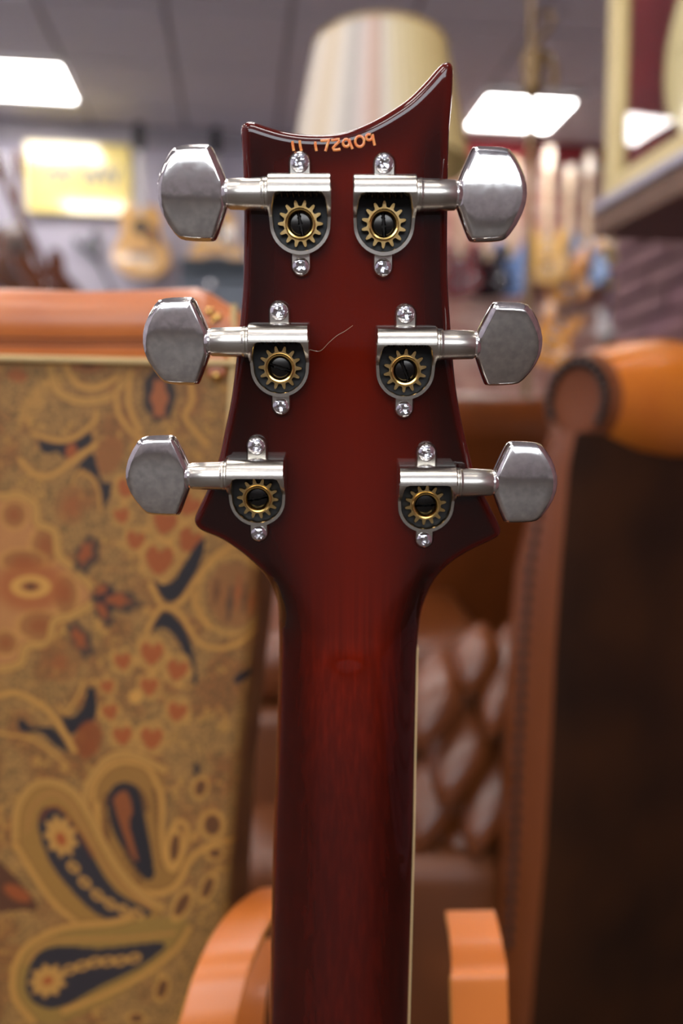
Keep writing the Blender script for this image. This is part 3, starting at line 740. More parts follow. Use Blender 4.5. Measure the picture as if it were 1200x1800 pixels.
    for cx, cy, rx, ry in ((25, 905, 26, 28), (80, 960, 30, 40), (40, 985, 45, 22), (70, 1100, 45, 30), (10, 1130, 25, 25), (115, 1045, 26, 40)):
        ell(cx, cy, rx, ry, gold, .1, 0, .5); ell(cx, cy, rx*.8, ry*.8, brown, .1, 0, .8); ell(cx, cy, rx*.4, ry*.4, rust*.8, .1, 0, .6, soft=.4)
    ell(54, 1030, 62, 44, rust, .05, 0, .7, soft=.3); ell(54, 1031, 36, 20, gold); ell(54, 1031, 18, 9, brown); ell(54, 1031, 8, 5, dk)
    stroke(BF, 13)
    # top arcs
    stroke(z4([(230, 70), (260, 170), (340, 215), (430, 222), (520, 190), (590, 100)]), 13); stroke(z4([(300, 60), (350, 140), (440, 160), (540, 110)]), 11)
    ell(155, 640, 30, 16, brown, .1); ell(155, 636, 16, 10, dk)
    stroke(z4([(530, 190), (545, 280), (590, 350), (650, 400)]), 9); stroke(z4([(600, 90), (590, 230), (640, 360)]), 9)
    stroke(z4([(870, 100), (880, 220), (850, 300), (950, 420)]), 10)
    ell(280, 693, 29, 49, navy, 0, 0, .95, .05, 7); ell(280, 700, 14, 34, np.array(lin((150, 84, 46))), .1, 0, 1, .14, 6)
    ell(40, 690, 40, 50, olive, .9, .2, .8, .1); ell(30, 660, 18, 12, rust, .1, .2, .8); ell(60, 705, 18, 45, gold, .2, .5, .5)
    # crescent and leaf
    poly(z4([(175, 385), (270, 410), (350, 400), (415, 365), (415, 430), (370, 445), (330, 470), (290, 480), (260, 455), (200, 460)]), navy)
    ell(125, 793, 10, 14, rust, .1, .3, .9)
    stroke(z4([(150, 370), (240, 400), (330, 395), (430, 320), (440, 270)]), 8); stroke(z4([(90, 490), (160, 560), (240, 560), (340, 490), (440, 420)]), 9)
    ell(192, 800, 24, 36, brown, .1, .4, .9)
    poly(z4([(335, 610), (350, 530), (420, 460), (445, 520), (470, 590), (510, 600), (500, 670), (470, 710), (455, 640), (420, 560), (380, 540)]), navy)
    stroke(z4([(370, 545), (430, 580), (455, 650), (460, 720)]), 5); stroke(z4([(330, 610), (350, 560), (375, 540)]), 5)
    ell(125, 888, 30, 36, brown, .3, .2, .6); ell(125, 892, 16, 18, rust, .1, 0, .5, soft=.5)
    for p in ((222, 858, 17, .3), (214, 906, 14, -.2), (238, 950, 17, .2), (280, 985, 26, .1), (290, 918, 22, .2), (333, 950, 22, .5), (332, 888, 20, .6)): heart(*p)
    for cx, cy, rx, ry, ro in ((153, 975, 20, 36, .4), (208, 1057, 40, 20, .15), (182, 1075, 14, 30, -.5), (142, 1125, 18, 36, -.5), (180, 1040, 22, 14, -.5)):
        ell(cx, cy, rx, ry, navy, 0, ro, .85, .12, 6, .2); ell(cx-3, cy-3, rx*.55, ry*.55, rust, .1, ro, .8, .2, 5, .2)
    poly(z4([(700, 1040), (760, 1140), (830, 1120), (880, 1040), (930, 930), (940, 850), (900, 880), (830, 990), (790, 1050), (740, 1060)]), navy)
    poly(z4([(685, 1285), (750, 1185), (830, 1240), (880, 1350), (905, 1500), (885, 1513), (850, 1400), (800, 1300), (740, 1260)]), navy)
    stroke(z4([(690, 1060), (750, 1165), (830, 1140), (900, 1040), (1000, 920), (1100, 880)]), 10); stroke(z4([(670, 1290), (700, 1220), (750, 1165), (830, 1200), (870, 1270), (930, 1340), (1050, 1350), (1200, 1260)]), 9)
    ell(408, 1045, 62, 72, gold, .2); ell(408, 1045, 55, 65, olive, .9); ell(412, 1045, 48, 58, np.array(lin((140, 92, 48))), .2, 0, 1, .04, 9)
    for k, (dx, c_) in enumerate(((-30, dk), (-18, brown), (-6, navy), (8, rust), (20, dk), (32, rust))): ell(410+dx, 1040+(k % 3)*10, 5, 34-abs(dx)*.4, c_, .1, .1, .7, .2, 6, .3)
    stroke(z4([(890, 1100), (900, 1180), (960, 1260)]), 9)
    # second flower
    for x, y, r_ in ((485, 365, 16), (600, 335, 22), (700, 400, 20), (425, 465, 13), (590, 465, 17), (435, 565, 15), (700, 565, 18), (485, 660, 18), (600, 670, 21)): heart(x/2.25, 1000+y/2.25, r_*.95, (x-560)/600)
    ell(238, 1225, 12, 12, gold)
    poly(z8([(350, 470), (378, 490), (375, 590), (300, 645), (265, 650), (230, 545), (236, 515), (262, 585), (320, 560)]), navy); ell(155, 1300, 24, 34, rust*.7, .1, .3, .9); ell(107, 1160, 36, 40, brown, .3, 0, .5); ell(107, 1165, 14, 14, rust, .1, 0, .5, soft=.5)
    poly(z8([(80, 590), (130, 625), (200, 625), (240, 660), (268, 725), (220, 700), (160, 650), (80, 640)]), navy)
    stroke(z8([(-60, 520), (0, 500), (60, 490), (130, 520), (200, 570), (260, 660), (295, 720)]), 10); stroke(z8([(330, 440), (310, 500), (260, 570), (230, 540)]), 6)
    stroke(z8([(-60, 640), (30, 655), (120, 670), (200, 720), (270, 780)]), 6); stroke(z8([(355, 450), (375, 440), (390, 470)]), 5)
    ell(345, 1352, 6, 12, navy); ell(425, 1190, 18, 8, navy, 0, -.5)
    # paisleys
    tear = lambda L_, c_, sp=.1: poly(z8(L_), c_, sp)
    tear([(350, 950), (360, 850), (430, 760), (520, 740), (600, 770), (650, 850), (650, 1100), (760, 1140), (700, 1260), (560, 1290), (440, 1210), (380, 1060)], np.array(lin((140, 98, 44))))
    for k in range(22):
        th = -PI*.05 - k/21*PI*1.15; ell(222+36*math.cos(th)*1.0, 1430+50*math.sin(th) if k < 16 else 1430+(k-15)*14, 5, 5, dk, .1, 0, .7)
    tear([(425, 920), (450, 860), (500, 845), (550, 880), (575, 990), (610, 1200), (570, 1225), (500, 1130), (445, 1030)], navy, 0)
    tear([(450, 910), (500, 880), (525, 960), (510, 1010), (545, 1150), (520, 1130), (475, 1010)], np.array(lin((130, 70, 34))))
    for k in range(12): ell((420-8*math.sin(k))/2.25*1.0+ (k*5 if k > 6 else 0), 1000+(900+k*30)/2.25, 4, 6, dk, .1, 0, .7); ell((610+k*3)/2.25, 1000+(880+k*26)/2.25, 4, 5, dk, .1, 0, .7)
    stroke(z8([(380, 980), (370, 870), (420, 790), (500, 762), (580, 785), (620, 850), (640, 920), (640, 1050), (655, 1160), (690, 1190), (725, 1110), (740, 1020), (700, 1000), (670, 1060), (665, 1140)]), 9)
    stroke(z8([(385, 930), (395, 1050), (450, 1180), (540, 1260), (620, 1285), (700, 1250), (760, 1140), (870, 1080), (960, 1100)]), 11)
    stroke(z8([(340, 960), (345, 860), (420, 755), (520, 735), (650, 795)]), 12)
    tear([(70, 1100), (70, 950), (120, 860), (200, 840), (290, 880), (350, 970), (420, 1120), (520, 1250), (640, 1350), (560, 1400), (380, 1420), (240, 1330), (130, 1220)], np.array(lin((146, 104, 46))))
    tear([(150, 1000), (170, 950), (220, 945), (290, 1010), (350, 1100), (410, 1210), (480, 1290), (600, 1360), (500, 1395), (390, 1370), (290, 1280), (210, 1180), (165, 1080)], navy*1.4, 0)
    stroke(z8([(160, 990), (190, 950), (240, 950), (310, 1040), (370, 1140)]), 5, rust*.6, False)
    ell(107, 1470, 25, 34, gold, 0, -.4, .85, .16, 9); ell(107, 1475, 9, 13, rust, 0, -.4)
    for x, y in ((290, 1180), (335, 1240), (385, 1290), (435, 1325), (490, 1350), (545, 1365)): ell(x/2.25, 1000+y/2.25, 13, 9, gold, 0, .7, .85); ell(x/2.25, 1000+y/2.25, 5, 3.5, navy, 0, .7)
    stroke(z8([(60, 1100), (66, 960), (120, 865), (200, 842), (285, 880), (345, 960), (400, 1070), (470, 1190), (560, 1290), (640, 1340)]), 12)
    stroke(z8([(60, 1090), (140, 1220), (220, 1330), (320, 1410)]), 10)
    stroke(z8([(110, 1040), (120, 960), (170, 900), (220, 890), (280, 930), (330, 1020), (400, 1150), (480, 1250), (600, 1340)]), 6, np.array(lin((160, 108, 54))), False)
    poly(z8([(-80, 1120), (0, 1160), (90, 1250), (150, 1340), (80, 1350), (-80, 1340)]), np.array(lin((84, 50, 30)))); ell(30, 1570, 26, 12, rust, .1, .5, .8)
    tear([(60, 1700), (50, 1600), (100, 1500), (230, 1430), (430, 1400), (700, 1380), (760, 1440), (680, 1540), (480, 1680), (250, 1790), (120, 1780)], np.array(lin((140, 106, 48))))
    tear([(105, 1610), (150, 1520), (250, 1490), (400, 1500), (650, 1480), (560, 1570), (400, 1650), (250, 1730), (160, 1730), (108, 1680)], navy*1.3, 0)
    ell(84, 1724, 30, 26, gold, 0, -.4, .85, .15, 9); ell(84, 1724, 10, 7, rust, 0, -.4)
    for x, y in ((275, 1585), (325, 1570), (375, 1555), (425, 1552), (475, 1550), (530, 1540)): ell(x/2.25, 1000+y/2.25, 13, 9, gold, 0, -.3, .85); ell(x/2.25, 1000+y/2.25, 6, 4, navy, 0, -.3)
    stroke(z8([(520, 1380), (430, 1400), (250, 1420), (110, 1490), (55, 1590), (60, 1700), (130, 1790)]), 11); stroke(z8([(250, 1750), (400, 1690), (560, 1610), (690, 1510), (750, 1420)]), 10)
    stroke(z8([(100, 1560), (180, 1480), (300, 1465), (500, 1460), (690, 1440)]), 6, np.array(lin((170, 116, 56))), False)
    for cx, cy, rx, ry, ro in ((373, 1450, 24, 27, 0), (307, 1490, 14, 36, .1), (378, 1500, 18, 12, 0), (285, 1738, 14, 26, .3), (352, 1385, 16, 22, .3), (320, 1590, 16, 34, .5), (365, 1560, 14, 30, .4), (240, 1790, 20, 12, 0)):
        ell(cx, cy, rx, ry, gold, .1, ro, .8); ell(cx, cy, rx*.62, ry*.68, dk, .1, ro, .9)
    for _ in range(60):
        x, y = rng.random()*900-450, 1840+rng.random()*700; ell(x, y, 14+rng.random()*30, 10+rng.random()*24, (gold, rust, navy, brown)[rng.integers(4)], .1, rng.random()*3, .8)
    for _ in range(40):
        x, y = -30-rng.random()*300, 640+rng.random()*1100; ell(x, y, 14+rng.random()*30, 10+rng.random()*24, (gold, rust, navy, brown)[rng.integers(4)], .1, rng.random()*3, .8)
    return C, spk
py0, py1 = 628, 2720
xsg = np.arange(-330, 470, STEP); ysg = np.concatenate([np.arange(py0, 1830, STEP), np.arange(1830, py1, STEP)])
Xp, Yp = np.meshgrid(xsg, ysg)
# front cloth, outline follows the case edge: squeeze the last columns onto the edge
Cc, spk = paint(Xp, Yp)
ex = np.interp(Yp, edge_y, edge_x)
Xs = np.where(Xp > ex-30, ex-30 + (Xp-(ex-30))*0, Xp)
keepcols = xsg <= 410
# world positions
def atv(px, py, Y):
    dx = (px-600)/FPX; du = (900-py)/FPX; dy = math.cos(PITCH) + du*math.sin(PITCH); dz = -math.sin(PITCH) + du*math.cos(PITCH)
    t = Y/dy; return dx*t, Y*np.ones_like(px), CAMH + dz*t
wx, wy, wz = atv(Xp, Yp, YC)
sel = Xp <= ex
iy = [int(np.searchsorted(xsg, np.interp(y, edge_y, edge_x)))-1 for y in ysg]
lastc = np.array([min(i, len(xsg)-1) for i in iy]); exx, _, _ = atv(np.interp(ysg, edge_y, edge_x), ysg, YC)
for r_ in range(len(ysg)): wx[r_, lastc[r_]:] = exx[r_]
dxe = np.maximum(0, exx[:, None] - wx); rnd_ = .008
wy = YC + np.where(dxe < rnd_, rnd_ - np.sqrt(np.maximum(0, rnd_**2 - (rnd_-dxe)**2)), 0)
nc = len(xsg); H_ = len(ysg); vid = -np.ones((H_, nc), int); vv = []; cc = []
for r_ in range(H_):
    for c_ in range(lastc[r_]+1):
        vid[r_, c_] = len(vv); vv.append((float(wx[r_, c_]), float(wy[r_, c_]), float(wz[r_, c_]))); cc.append((*Cc[r_, c_], spk[r_, c_]))
ff = []
for r_ in range(H_-1):
    a0, a1 = lastc[r_], lastc[r_+1]
    for c_ in range(min(a0, a1)): ff.append((vid[r_+1, c_], vid[r_+1, c_+1], vid[r_, c_+1], vid[r_, c_]))
    m_ = min(a0, a1)
    if a0 > m_:
        for c_ in range(m_, a0): ff.append((vid[r_+1, a1], vid[r_, c_+1], vid[r_, c_]))
    elif a1 > m_:
        for c_ in range(m_, a1): ff.append((vid[r_+1, c_], vid[r_+1, c_+1], vid[r_, a0]))
mb = MB(); mb.v = vv; mb.f = [tuple(int(q) for q in f_) for f_ in ff]; mb.mi = [0]*len(ff)
cloth = build(mb, 'fabric_front', 'paisley', case, smooth=60)
ca = cloth.data.color_attributes.new('Col', 'FLOAT_COLOR', 'POINT'); ca.data.foreach_set('color', np.array(cc, np.float32).ravel())
# case shell behind the cloth (sides and back)
ringF = [Vector((float(a), YC+rnd_, float(b_))) for a, b_ in zip(exx[::20], wz[::20, 0])]; ringF.append(Vector((ringF[-1].x, YC+rnd_, 0.0)))
lx = wx[0, 0]
mb = MB(); mb.grid([[p for p in ringF], [Vector((p.x, YCB, p.z)) for p in ringF], [Vector((lx, YCB, p.z)) for p in ringF], [Vector((lx, YC+.003, p.z)) for p in ringF]])
build(mb, 'shell', 'cloth_plain', case)
# leather top: rounded profile swept along x with sloping right shoulder
tx = [-330, 0, 150, 250, 300, 340, 362, 385, 404, 424]; ty = [498, 498, 503, 501, 498, 497, 505, 520, 531, 545]
zb = at(0, 636, YC).z; rows = []
for px in list(range(-330, 340, 20)) + list(range(340, 426, 6)):
    zt = at(px, float(np.interp(px, tx, ty)), YC).z; x = at(px, 600, YC).x; h = zt-zb; row = []
    for yy, zz in [(q_*.56, w_) for q_, w_ in ((.000, 0), (-.003, .06), (-.004, .18), (-.002, .19), (-.001, .25), (-.002, .27), (-.005, .36), (-.007, .5), (-.006, .66), (-.001, .8), (.006, .91), (.014, .97), (.026, 1.0), (.09, 1.0), (.14, .97), (.180, .85), (.19, .5), (.19, 0))]:
        row.append(Vector((x, YC+yy, zb + h*zz)))
    rows.append(row)
mb = MB(); mb.grid(rows, True, True, True); build(mb, 'leather_top', 'case_leather', case, smooth=50)
for zf in (.22, .30):
    P = [Vector((at(px, 600, YC).x, YC-.0018, zb + (at(px, float(np.interp(px, tx, ty)), YC).z-zb)*zf)) for px in range(-330, 424, 15)]
    mb = MB(); mb.tube(P, .0006, 8); build(mb, 'stitched_seam', 'stitch', case, smooth=60)
P = [at(px, float(np.interp(px, [0, 250, 420], [629, 635, 638])), YC-.004) for px in range(-330, 424, 15)]
mb = MB(); mb.tube(P, .0018, 10); build(mb, 'piping', 'piping', case, smooth=60)
P = [at(float(x_), y_, YC-.002) for x_, y_ in ((411, 536), (411, 580), (410, 640), (408, 690), (404, 760), (398, 830), (392, 880))]
mb = MB(); mb.tube(P, .0017, 10, flat=1.2); build(mb, 'vertical_piping', 'piping', case, smooth=60)
def bright_stud(px, py, r_, name):
    p = at(px, py, YC-.003); mb = MB(); r_ *= .56; M = Matrix.Translation(p) @ Matrix.Rotation(PI/2, 4, 'X')
    mb.lathe([(r_*1.2, -.002), (r_*1.2, .0), (r_, .0006), (r_*.9, .0017), (r_*.5, .0026), (.0002, .0028)], M, 20); build(mb, name, 'brass_bright', case, smooth=50)
bright_stud(368, 549, .0038, 'brass_rivet'); bright_stud(382, 560, .0042, 'brass_rivet'); bright_stud(374, 566, .003, 'brass_rivet'); bright_stud(380, 661, .0040, 'brass_rivet')
mb = MB(); p = at(380, 612, YC-.001); mb.box(p, (.010, .003, .030)); build(mb, 'latch_plate', 'case_leather', case, bevel=.0015)

# ------------------------------------------------------------------ BENTWOOD STAND
stand = empty('bentwood_stand', (at(620, 1700, .36).x, .375, 0), 'light orange bentwood stand with two curved arms below the guitar neck', 'stand')
def ribbon(path, hw_, th, name):
    "path: list of (centre, side half vector); flat strip with thickness"
    rows = []; n = len(path)
    cs = [Vector(c) for c, _ in path]
    for _ in range(14): cs = [cs[0]] + [cs[i]*.5 + (cs[i-1]+cs[i+1])*.25 for i in range(1, n-1)] + [cs[-1]]
    path = [(c, sv) for c, (_, sv) in zip(cs, path)]
    for i, (c, sv) in enumerate(path):
        c = Vector(c); t = (Vector(path[min(i+1, n-1)][0]) - Vector(path[max(i-1, 0)][0])).normalized()
        sv = Vector(sv).normalized(); nn = t.cross(sv).normalized(); a = hw_
        rows.append([c - sv*a, c + sv*a, c + sv*a - nn*th, c - sv*a - nn*th])
    mb = MB()
    n4 = len(rows)
    vs = [p for r_ in rows for p in r_]; fs = []; 
    for i in range(n4-1):
        for j in range(4):
            fs.append((i*4+j, i*4+(j+1) % 4, (i+1)*4+(j+1) % 4, (i+1)*4+j)); mb.mi.append(0 if j == 0 else (2 if j == 2 else 1))
    fs += [(3, 2, 1, 0), tuple((n4-1)*4+j for j in range(4))]; mb.mi += [1, 1]
    mb.v = [tuple(v) for v in vs]; mb.f = fs
    return build(mb, name, ['ply', 'ply_edge', 'ply_in'], stand, smooth=40, bevel=.0008)
def sp3(pts, n=8): return [Vector(q) for q in spline([tuple(p) for p in pts], n)]
# right arm
rp = sp3([at(826, 1600, 0.3984), at(832, 1625, 0.3856), at(838, 1662, 0.3684), at(841, 1690, 0.3491), at(842, 1702, 0.3427), at(842, 1716, 0.3384), at(843, 1760, 0.3376), at(845, 1850, 0.3363), at(848, 2000, 0.3342), at(850, 2120, 0.3427)])
e_ = rp[-1]; rp += [e_.lerp(Vector((e_.x, .375, .03)), k/16) for k in range(1, 17)]
ribbon([(p, (1, .03, 0)) for p in rp], .0127, .0045, 'arm')
lp = sp3([at(500, 1556, 0.4070), at(474, 1572, 0.3941), at(446, 1598, 0.3770), at(418, 1640, 0.3641), at(392, 1700, 0.3491), at(375, 1760, 0.3427), at(362, 1810, 0.3384), at(345, 1900, 0.3363), at(335, 2050, 0.3384)])
e_ = lp[-1]; lp += [e_.lerp(Vector((e_.x, .375, .03)), k/16) for k in range(1, 17)]
ribbon([(p, (1, .12, .05)) for p in lp], .0131, .0045, 'arm')
mb = MB(); mb.box(((lp[-1].x+rp[-1].x)/2, .375, .03), (rp[-1].x-lp[-1].x, .03, .05)); build(mb, 'crossbar', 'ply', stand, bevel=.004)
# inner lower strip seen under the left arm
ip = sp3([at(470, 1650, 0.4241), at(452, 1700, 0.4155), at(440, 1760, 0.4070), at(432, 1850, 0.4027), at(428, 2000, 0.3984)]); e_ = ip[-1]; ip += [e_.lerp(Vector((e_.x, .408, 0)), k/16) for k in range(1, 17)]
ribbon([(p, (1, 0, 0)) for p in ip], .0088, .0045, 'rear_leg')
ip2 = [Vector((rp[-1].x, .405, 0)), Vector((rp[-1].x, .41, .2)), Vector((rp[0].x, .408, rp[0].z-.012))]
ribbon([(p, (1, 0, 0)) for p in ip2], .006, .0045, 'rear_leg')

# ------------------------------------------------------------------ LEATHER CHAIR
chair = empty('leather_armchair', (at(900, 1500, 1.2).x, 1.2, 0), 'brown buttoned leather armchair with nailhead trim and rolled tan arm, right side', 'armchair')
AV = Vector((.87, .5, 0)).normalized(); TV = Vector((-.5, .87, 0)).normalized()
# outer side slab of the near arm with its front panel
Rb = [(1012, 760), (1000, 820), (985, 1000), (975, 1150), (966, 1350), (958, 1500), (940, 1700), (925, 1900), (905, 2200)]
Lb_ = [(968, 760), (950, 820), (905, 1000), (891, 1150), (880, 1350), (876, 1500), (868, 1700), (860, 1900), (845, 2200)]
def side(px, py, d0=.90):
    return at(px, py, d0)
rows = []
for (rx_, ry_), (lx_, ly_) in zip(Rb, Lb_):
    a = at(rx_, ry_, .90); b2 = at(lx_, ry_, 1.005); a.z = max(a.z, 0); b2.z = max(b2.z, 0); row = []
    for k in range(9):
        t = k/8; p = a.lerp(b2, t); bul = math.sin(PI*t)**.6*.012; row.append(p + Vector((-.87, -.5, 0))*bul)
    rows.append(row)
mb = MB(); mb.grid(rows); build(mb, 'arm_front_panel', 'leather_strip', chair, smooth=60)
rows = []
for (rx_, ry_), (lx_, ly_) in zip(Rb, Lb_):
    a = at(rx_, ry_, .90); b2 = at(lx_, ry_, 1.005); a.z = max(a.z, 0); b2.z = max(b2.z, 0)
    rows.append([a, a + AV*.03 + Vector((.006, -.006, 0)), a + AV*.15 + Vector((.006, -.011, 0)), a + AV*.40 + Vector((.006, -.010, 0)), a + AV*.65, b2 + AV*.65, b2 + AV*.4, b2 + AV*.02, b2])
mb = MB(); mb.grid(rows); build(mb, 'outer_arm', 'leather_shaded', chair, smooth=60)
# rolled top
Rr = .0697; c0 = at(1028, 703, .945); rows = []
for i in range(13):
    t = i/12; c = c0 + AV*(t*.65); rw = Rr*(1 + .10*math.sin(PI*min(1, t*3)) if t < .34 else 1.0)
    rw = Rr*[.80, 1.0, 1.10, 1.10, 1.06, 1.03, 1, 1, 1, 1, 1, 1, 1][i]
    rows.append([c + (TV*math.cos(a) + Vector((0, 0, 1))*math.sin(a))*rw for a in [2*PI*k/32 for k in range(32)]])
mb = MB(); mb.grid(rows, True, False, True); build(mb, 'arm_roll', 'leather_tan', chair, smooth=60)
# scroll face with dished leather, rolled rim, nailheads
rows = []
for rr_, dx in ((.30, -.010), (.55, -.012), (.74, -.012), (.80, -.006), (.86, -.013), (.93, -.014), (.98, -.006), (1.0, 0.0)):
    rows.append([c0 + AV*dx + (TV*math.cos(a) + Vector((0, 0, 1))*math.sin(a))*Rr*.80*rr_ for a in [2*PI*k/32 for k in range(32)]])
mb = MB(); mb.grid(rows, True, True, False); build(mb, 'scroll_face', 'leather_strip', chair, smooth=60)
nm = MB(); nm.lathe([(.0001, .0036), (.0036, .0028), (.0058, .0006), (.0062, -.002)], None, 10)
Rn = Vector((-.87, -.5, 0)).to_track_quat('Z', 'Y').to_matrix().to_4x4(); nl_ = None
spots = []
for k in range(17):
    a = math.radians(215 - k*15); spots.append(c0 + AV*(-.016) + (TV*math.cos(a) + Vector((0, 0, 1))*math.sin(a))*Rr*.62)
ny = 835
while ny < 1660:
    t = np.interp(ny, [p[1] for p in Rb], range(len(Rb))); i0 = int(min(t, len(Rb)-2)); fr = t-i0
    rx_ = Rb[i0][0]*(1-fr)+Rb[i0+1][0]*fr; lx_ = Lb_[i0][0]*(1-fr)+Lb_[i0+1][0]*fr
    a = at(rx_, ny, .90); b2 = at(lx_, ny, 1.005); spots.append(a.lerp(b2, .46) + Vector((-.87, -.5, 0))*.0145); ny += 24
for p in spots:
    M = Matrix.Translation(p) @ Rn
    if nl_ is None: nl_ = build(nm, 'nailhead', 'nail', chair, smooth=60, local=M)
    else: inst(nl_, chair, M)
# far arm / inside back
def P3(u, t, z): return c0 + AV*u*.86 + TV*t*.86 + Vector((0, 0, z-c0.z))
rows = []
ztop = c0.z + .052
for i in range(15):
    u = -.05 + i*.055; row = []
    for tt, z in ((.70, 0.05), (.70, .40), (.68, .60), (.675, .75), (.68, ztop-.14), (.665, ztop-.10), (.655, ztop-.06), (.665, ztop-.025), (.69, ztop-.005), (.73, ztop), (.77, ztop-.02), (.80, ztop-.06), (.80, .05)):
        row.append(P3(u, tt, z))
    rows.append(row)
mb = MB(); mb.grid(rows, True, True, True); build(mb, 'far_arm', 'leather', chair, smooth=60)
rows = []
for i in range(14):
    t = -.02 + i*.056; row = []
    for uu, z in ((.62, .05), (.62, .5), (.60, .8), (.62, ztop-.03), (.68, ztop+.01), (.74, ztop-.03), (.76, .8), (.76, .05)): row.append(P3(uu, t, z))
    rows.append(row)
mb = MB(); mb.grid(rows, True, True, True); build(mb, 'back_rest', 'leather', chair, smooth=60)
# seat cushion with rounded front roll, apron below
def rollbox(x0, x1, yf, yb, z0, z1, r_, name, mt, seg=6):
    prof = []
    for k in range(seg+1):
        a = PI/2*k/seg; prof.append((yf + r_ - r_*math.sin(PI/2-a)*1.0 if False else yf + r_*(1-math.cos(a)), z1 - r_ + r_*math.sin(a)))
    low = [(yf + r_*(1-math.cos(PI/2*(1-k/seg))), z0 + r_ - r_*math.sin(PI/2*(1-k/seg))) for k in range(seg+1)]
    prof = low + prof + [(yb, z1), (yb, z0)]
    rows = []
    for k, fx in enumerate((0, .02, .06, .15, .3, .5, .7, .85, .94, .98, 1)):
        e = [.02, .008, .002, 0, 0, 0, 0, 0, .002, .008, .02][k]
        cy, cz = (yf+yb)/2, (z0+z1)/2
        rows.append([Vector((x0+(x1-x0)*fx, y + (e if y < cy else -e), z + (e if z < cz else -e))) for y, z in prof])
    mb = MB(); mb.grid(rows, True, True, True); return build(mb, name, mt, chair, smooth=60)
zA = at(600, 1122, 1.17).z; zB = at(600, 1248, 1.17).z
rollbox(at(424, 1180, 1.17).x, at(868, 1180, 1.17).x, 1.17, 1.59, zB, zA, .045, 'seat_cushion', 'leather')
rollbox(at(405, 1180, 1.14).x, at(905, 1180, 1.14).x, 1.14, 1.59, at(600, 1520, 1.14).z, zB+.002, .02, 'seat_base', 'leather_seat')
rollbox(at(400, 1180, .98).x, at(895, 1180, .98).x, .98, 1.59, 0.0, at(600, 1512, .98).z, .035, 'front_apron', 'leather_seat')
# tufted pads between arm and cushion
def pad(px, py, d, hw_, hh, ang, parent=chair):
    c = at(px, py, d); rows = []
    ux = Vector((math.cos(ang), 0, math.sin(ang))); up = Vector((-math.sin(ang), 0, math.cos(ang)))
    nrm = Vector((-.45, -.55, .70)).normalized(); ux = (ux - nrm*ux.dot(nrm)).normalized(); up = nrm.cross(ux)
    for i in range(0, 9):
        r_ = i/8; row = []
        for k in range(28):
            a = 2*PI*k/28; q = 1/(abs(math.cos(a))**1.35+abs(math.sin(a))**1.35)**(1/1.35)
            row.append(c + ux*(hw_*r_*q*math.cos(a)) + up*(hh*r_*q*math.sin(a)) + nrm*(.030*math.sqrt(max(0, 1-r_**2.6))))
        rows.append(row)
    mb = MB(); mb.grid(rows[::-1], True, False, False); mb.add(rows[1], [tuple(range(28))])
    build(mb, 'tufted_pad', 'leather', parent, smooth=60)
for px, py, hw_, hh in ((806, 1305, .034, .080), (858, 1375, .034, .088), (884, 1190, .026, .080), (762, 1225, .030, .070), (812, 1470, .030, .060), (838, 1160, .024, .050), (884, 1500, .024, .050), (758, 1400, .030, .070)):
    pad(px, py, 1.05, hw_*1.45, hh*1.15, -.42)
# panel behind the pads
mb = MB(); q = [at(735, 1180, 1.14), at(900, 1120, 1.14), at(905, 1520, 1.065), at(735, 1530, 1.065)]
q2 = [p + Vector((.0, .03, -.01)) for p in q]
mb.add(q + q2, [(0, 1, 2, 3), (7, 6, 5, 4), (0, 4, 5, 1), (1, 5, 6, 2), (2, 6, 7, 3), (3, 7, 4, 0)]); build(mb, 'tufted_base', 'leather_shaded', chair)

# black box added to fill the dark gap behind
mb = MB(); a = at(395, 985, 2.2); b2 = at(520, 985, 2.2); mb.box(((a.x+b2.x)/2, 2.35, a.z/2), (b2.x-a.x, .3, a.z))
o = build(mb, 'amplifier', 'black', bevel=.01); tag(o, 'plain black box added in the dark gap between paisley case and guitar neck', 'amplifier')

# ------------------------------------------------------------------ FLOOR LAMP (pleated shade)
YL = 1.78
lx_ = at(668, 100, YL).x; lamp = empty('floor_lamp', (lx_, YL, 0), 'floor lamp with pale pleated fabric shade behind the headstock', 'lamp')
zt, zb_ = at(660, 30, YL-.13).z, at(660, 238, YL-.19).z
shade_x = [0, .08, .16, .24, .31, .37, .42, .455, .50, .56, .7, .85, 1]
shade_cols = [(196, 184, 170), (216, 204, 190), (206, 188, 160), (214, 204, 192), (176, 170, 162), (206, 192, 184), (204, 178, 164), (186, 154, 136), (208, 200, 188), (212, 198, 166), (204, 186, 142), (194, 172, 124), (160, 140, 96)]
mb = MB(); rows = []; nS = 240
for fz in np.linspace(0, 1, 9):
    R_ = .191*(1-fz) + .139*fz; z = zb_*(1-fz) + zt*fz
    rows.append([Vector((lx_ + (R_ + .0022*math.sin(a*60))*math.cos(a), YL + (R_ + .0022*math.sin(a*60))*math.sin(a), z)) for a in [2*PI*k/nS for k in range(nS)]])
mb.grid(rows, True)
shade = build(mb, 'lamp_shade', 'maple', lamp, smooth=60)
ms = bpy.data.materials.new('striped_shade_fabric'); ms.use_nodes = True; bs = ms.node_tree.nodes['Principled BSDF']; bs.inputs['Roughness'].default_value = .9
aa = ms.node_tree.nodes.new('ShaderNodeAttribute'); aa.attribute_name = 'Col'; ms.node_tree.links.new(aa.outputs['Color'], bs.inputs['Base Color'])
bs.inputs['Specular IOR Level'].default_value = .1
shade.data.materials.clear(); shade.data.materials.append(ms)
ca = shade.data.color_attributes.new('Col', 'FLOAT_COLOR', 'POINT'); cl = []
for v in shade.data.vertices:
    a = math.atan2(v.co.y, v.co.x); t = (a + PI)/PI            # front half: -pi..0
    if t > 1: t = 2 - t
    xx = (1-math.cos(t*PI))/2; cl.append((*[float(np.interp(xx, shade_x, [lin(c_)[j] for c_ in shade_cols])) for j in range(3)], 1))
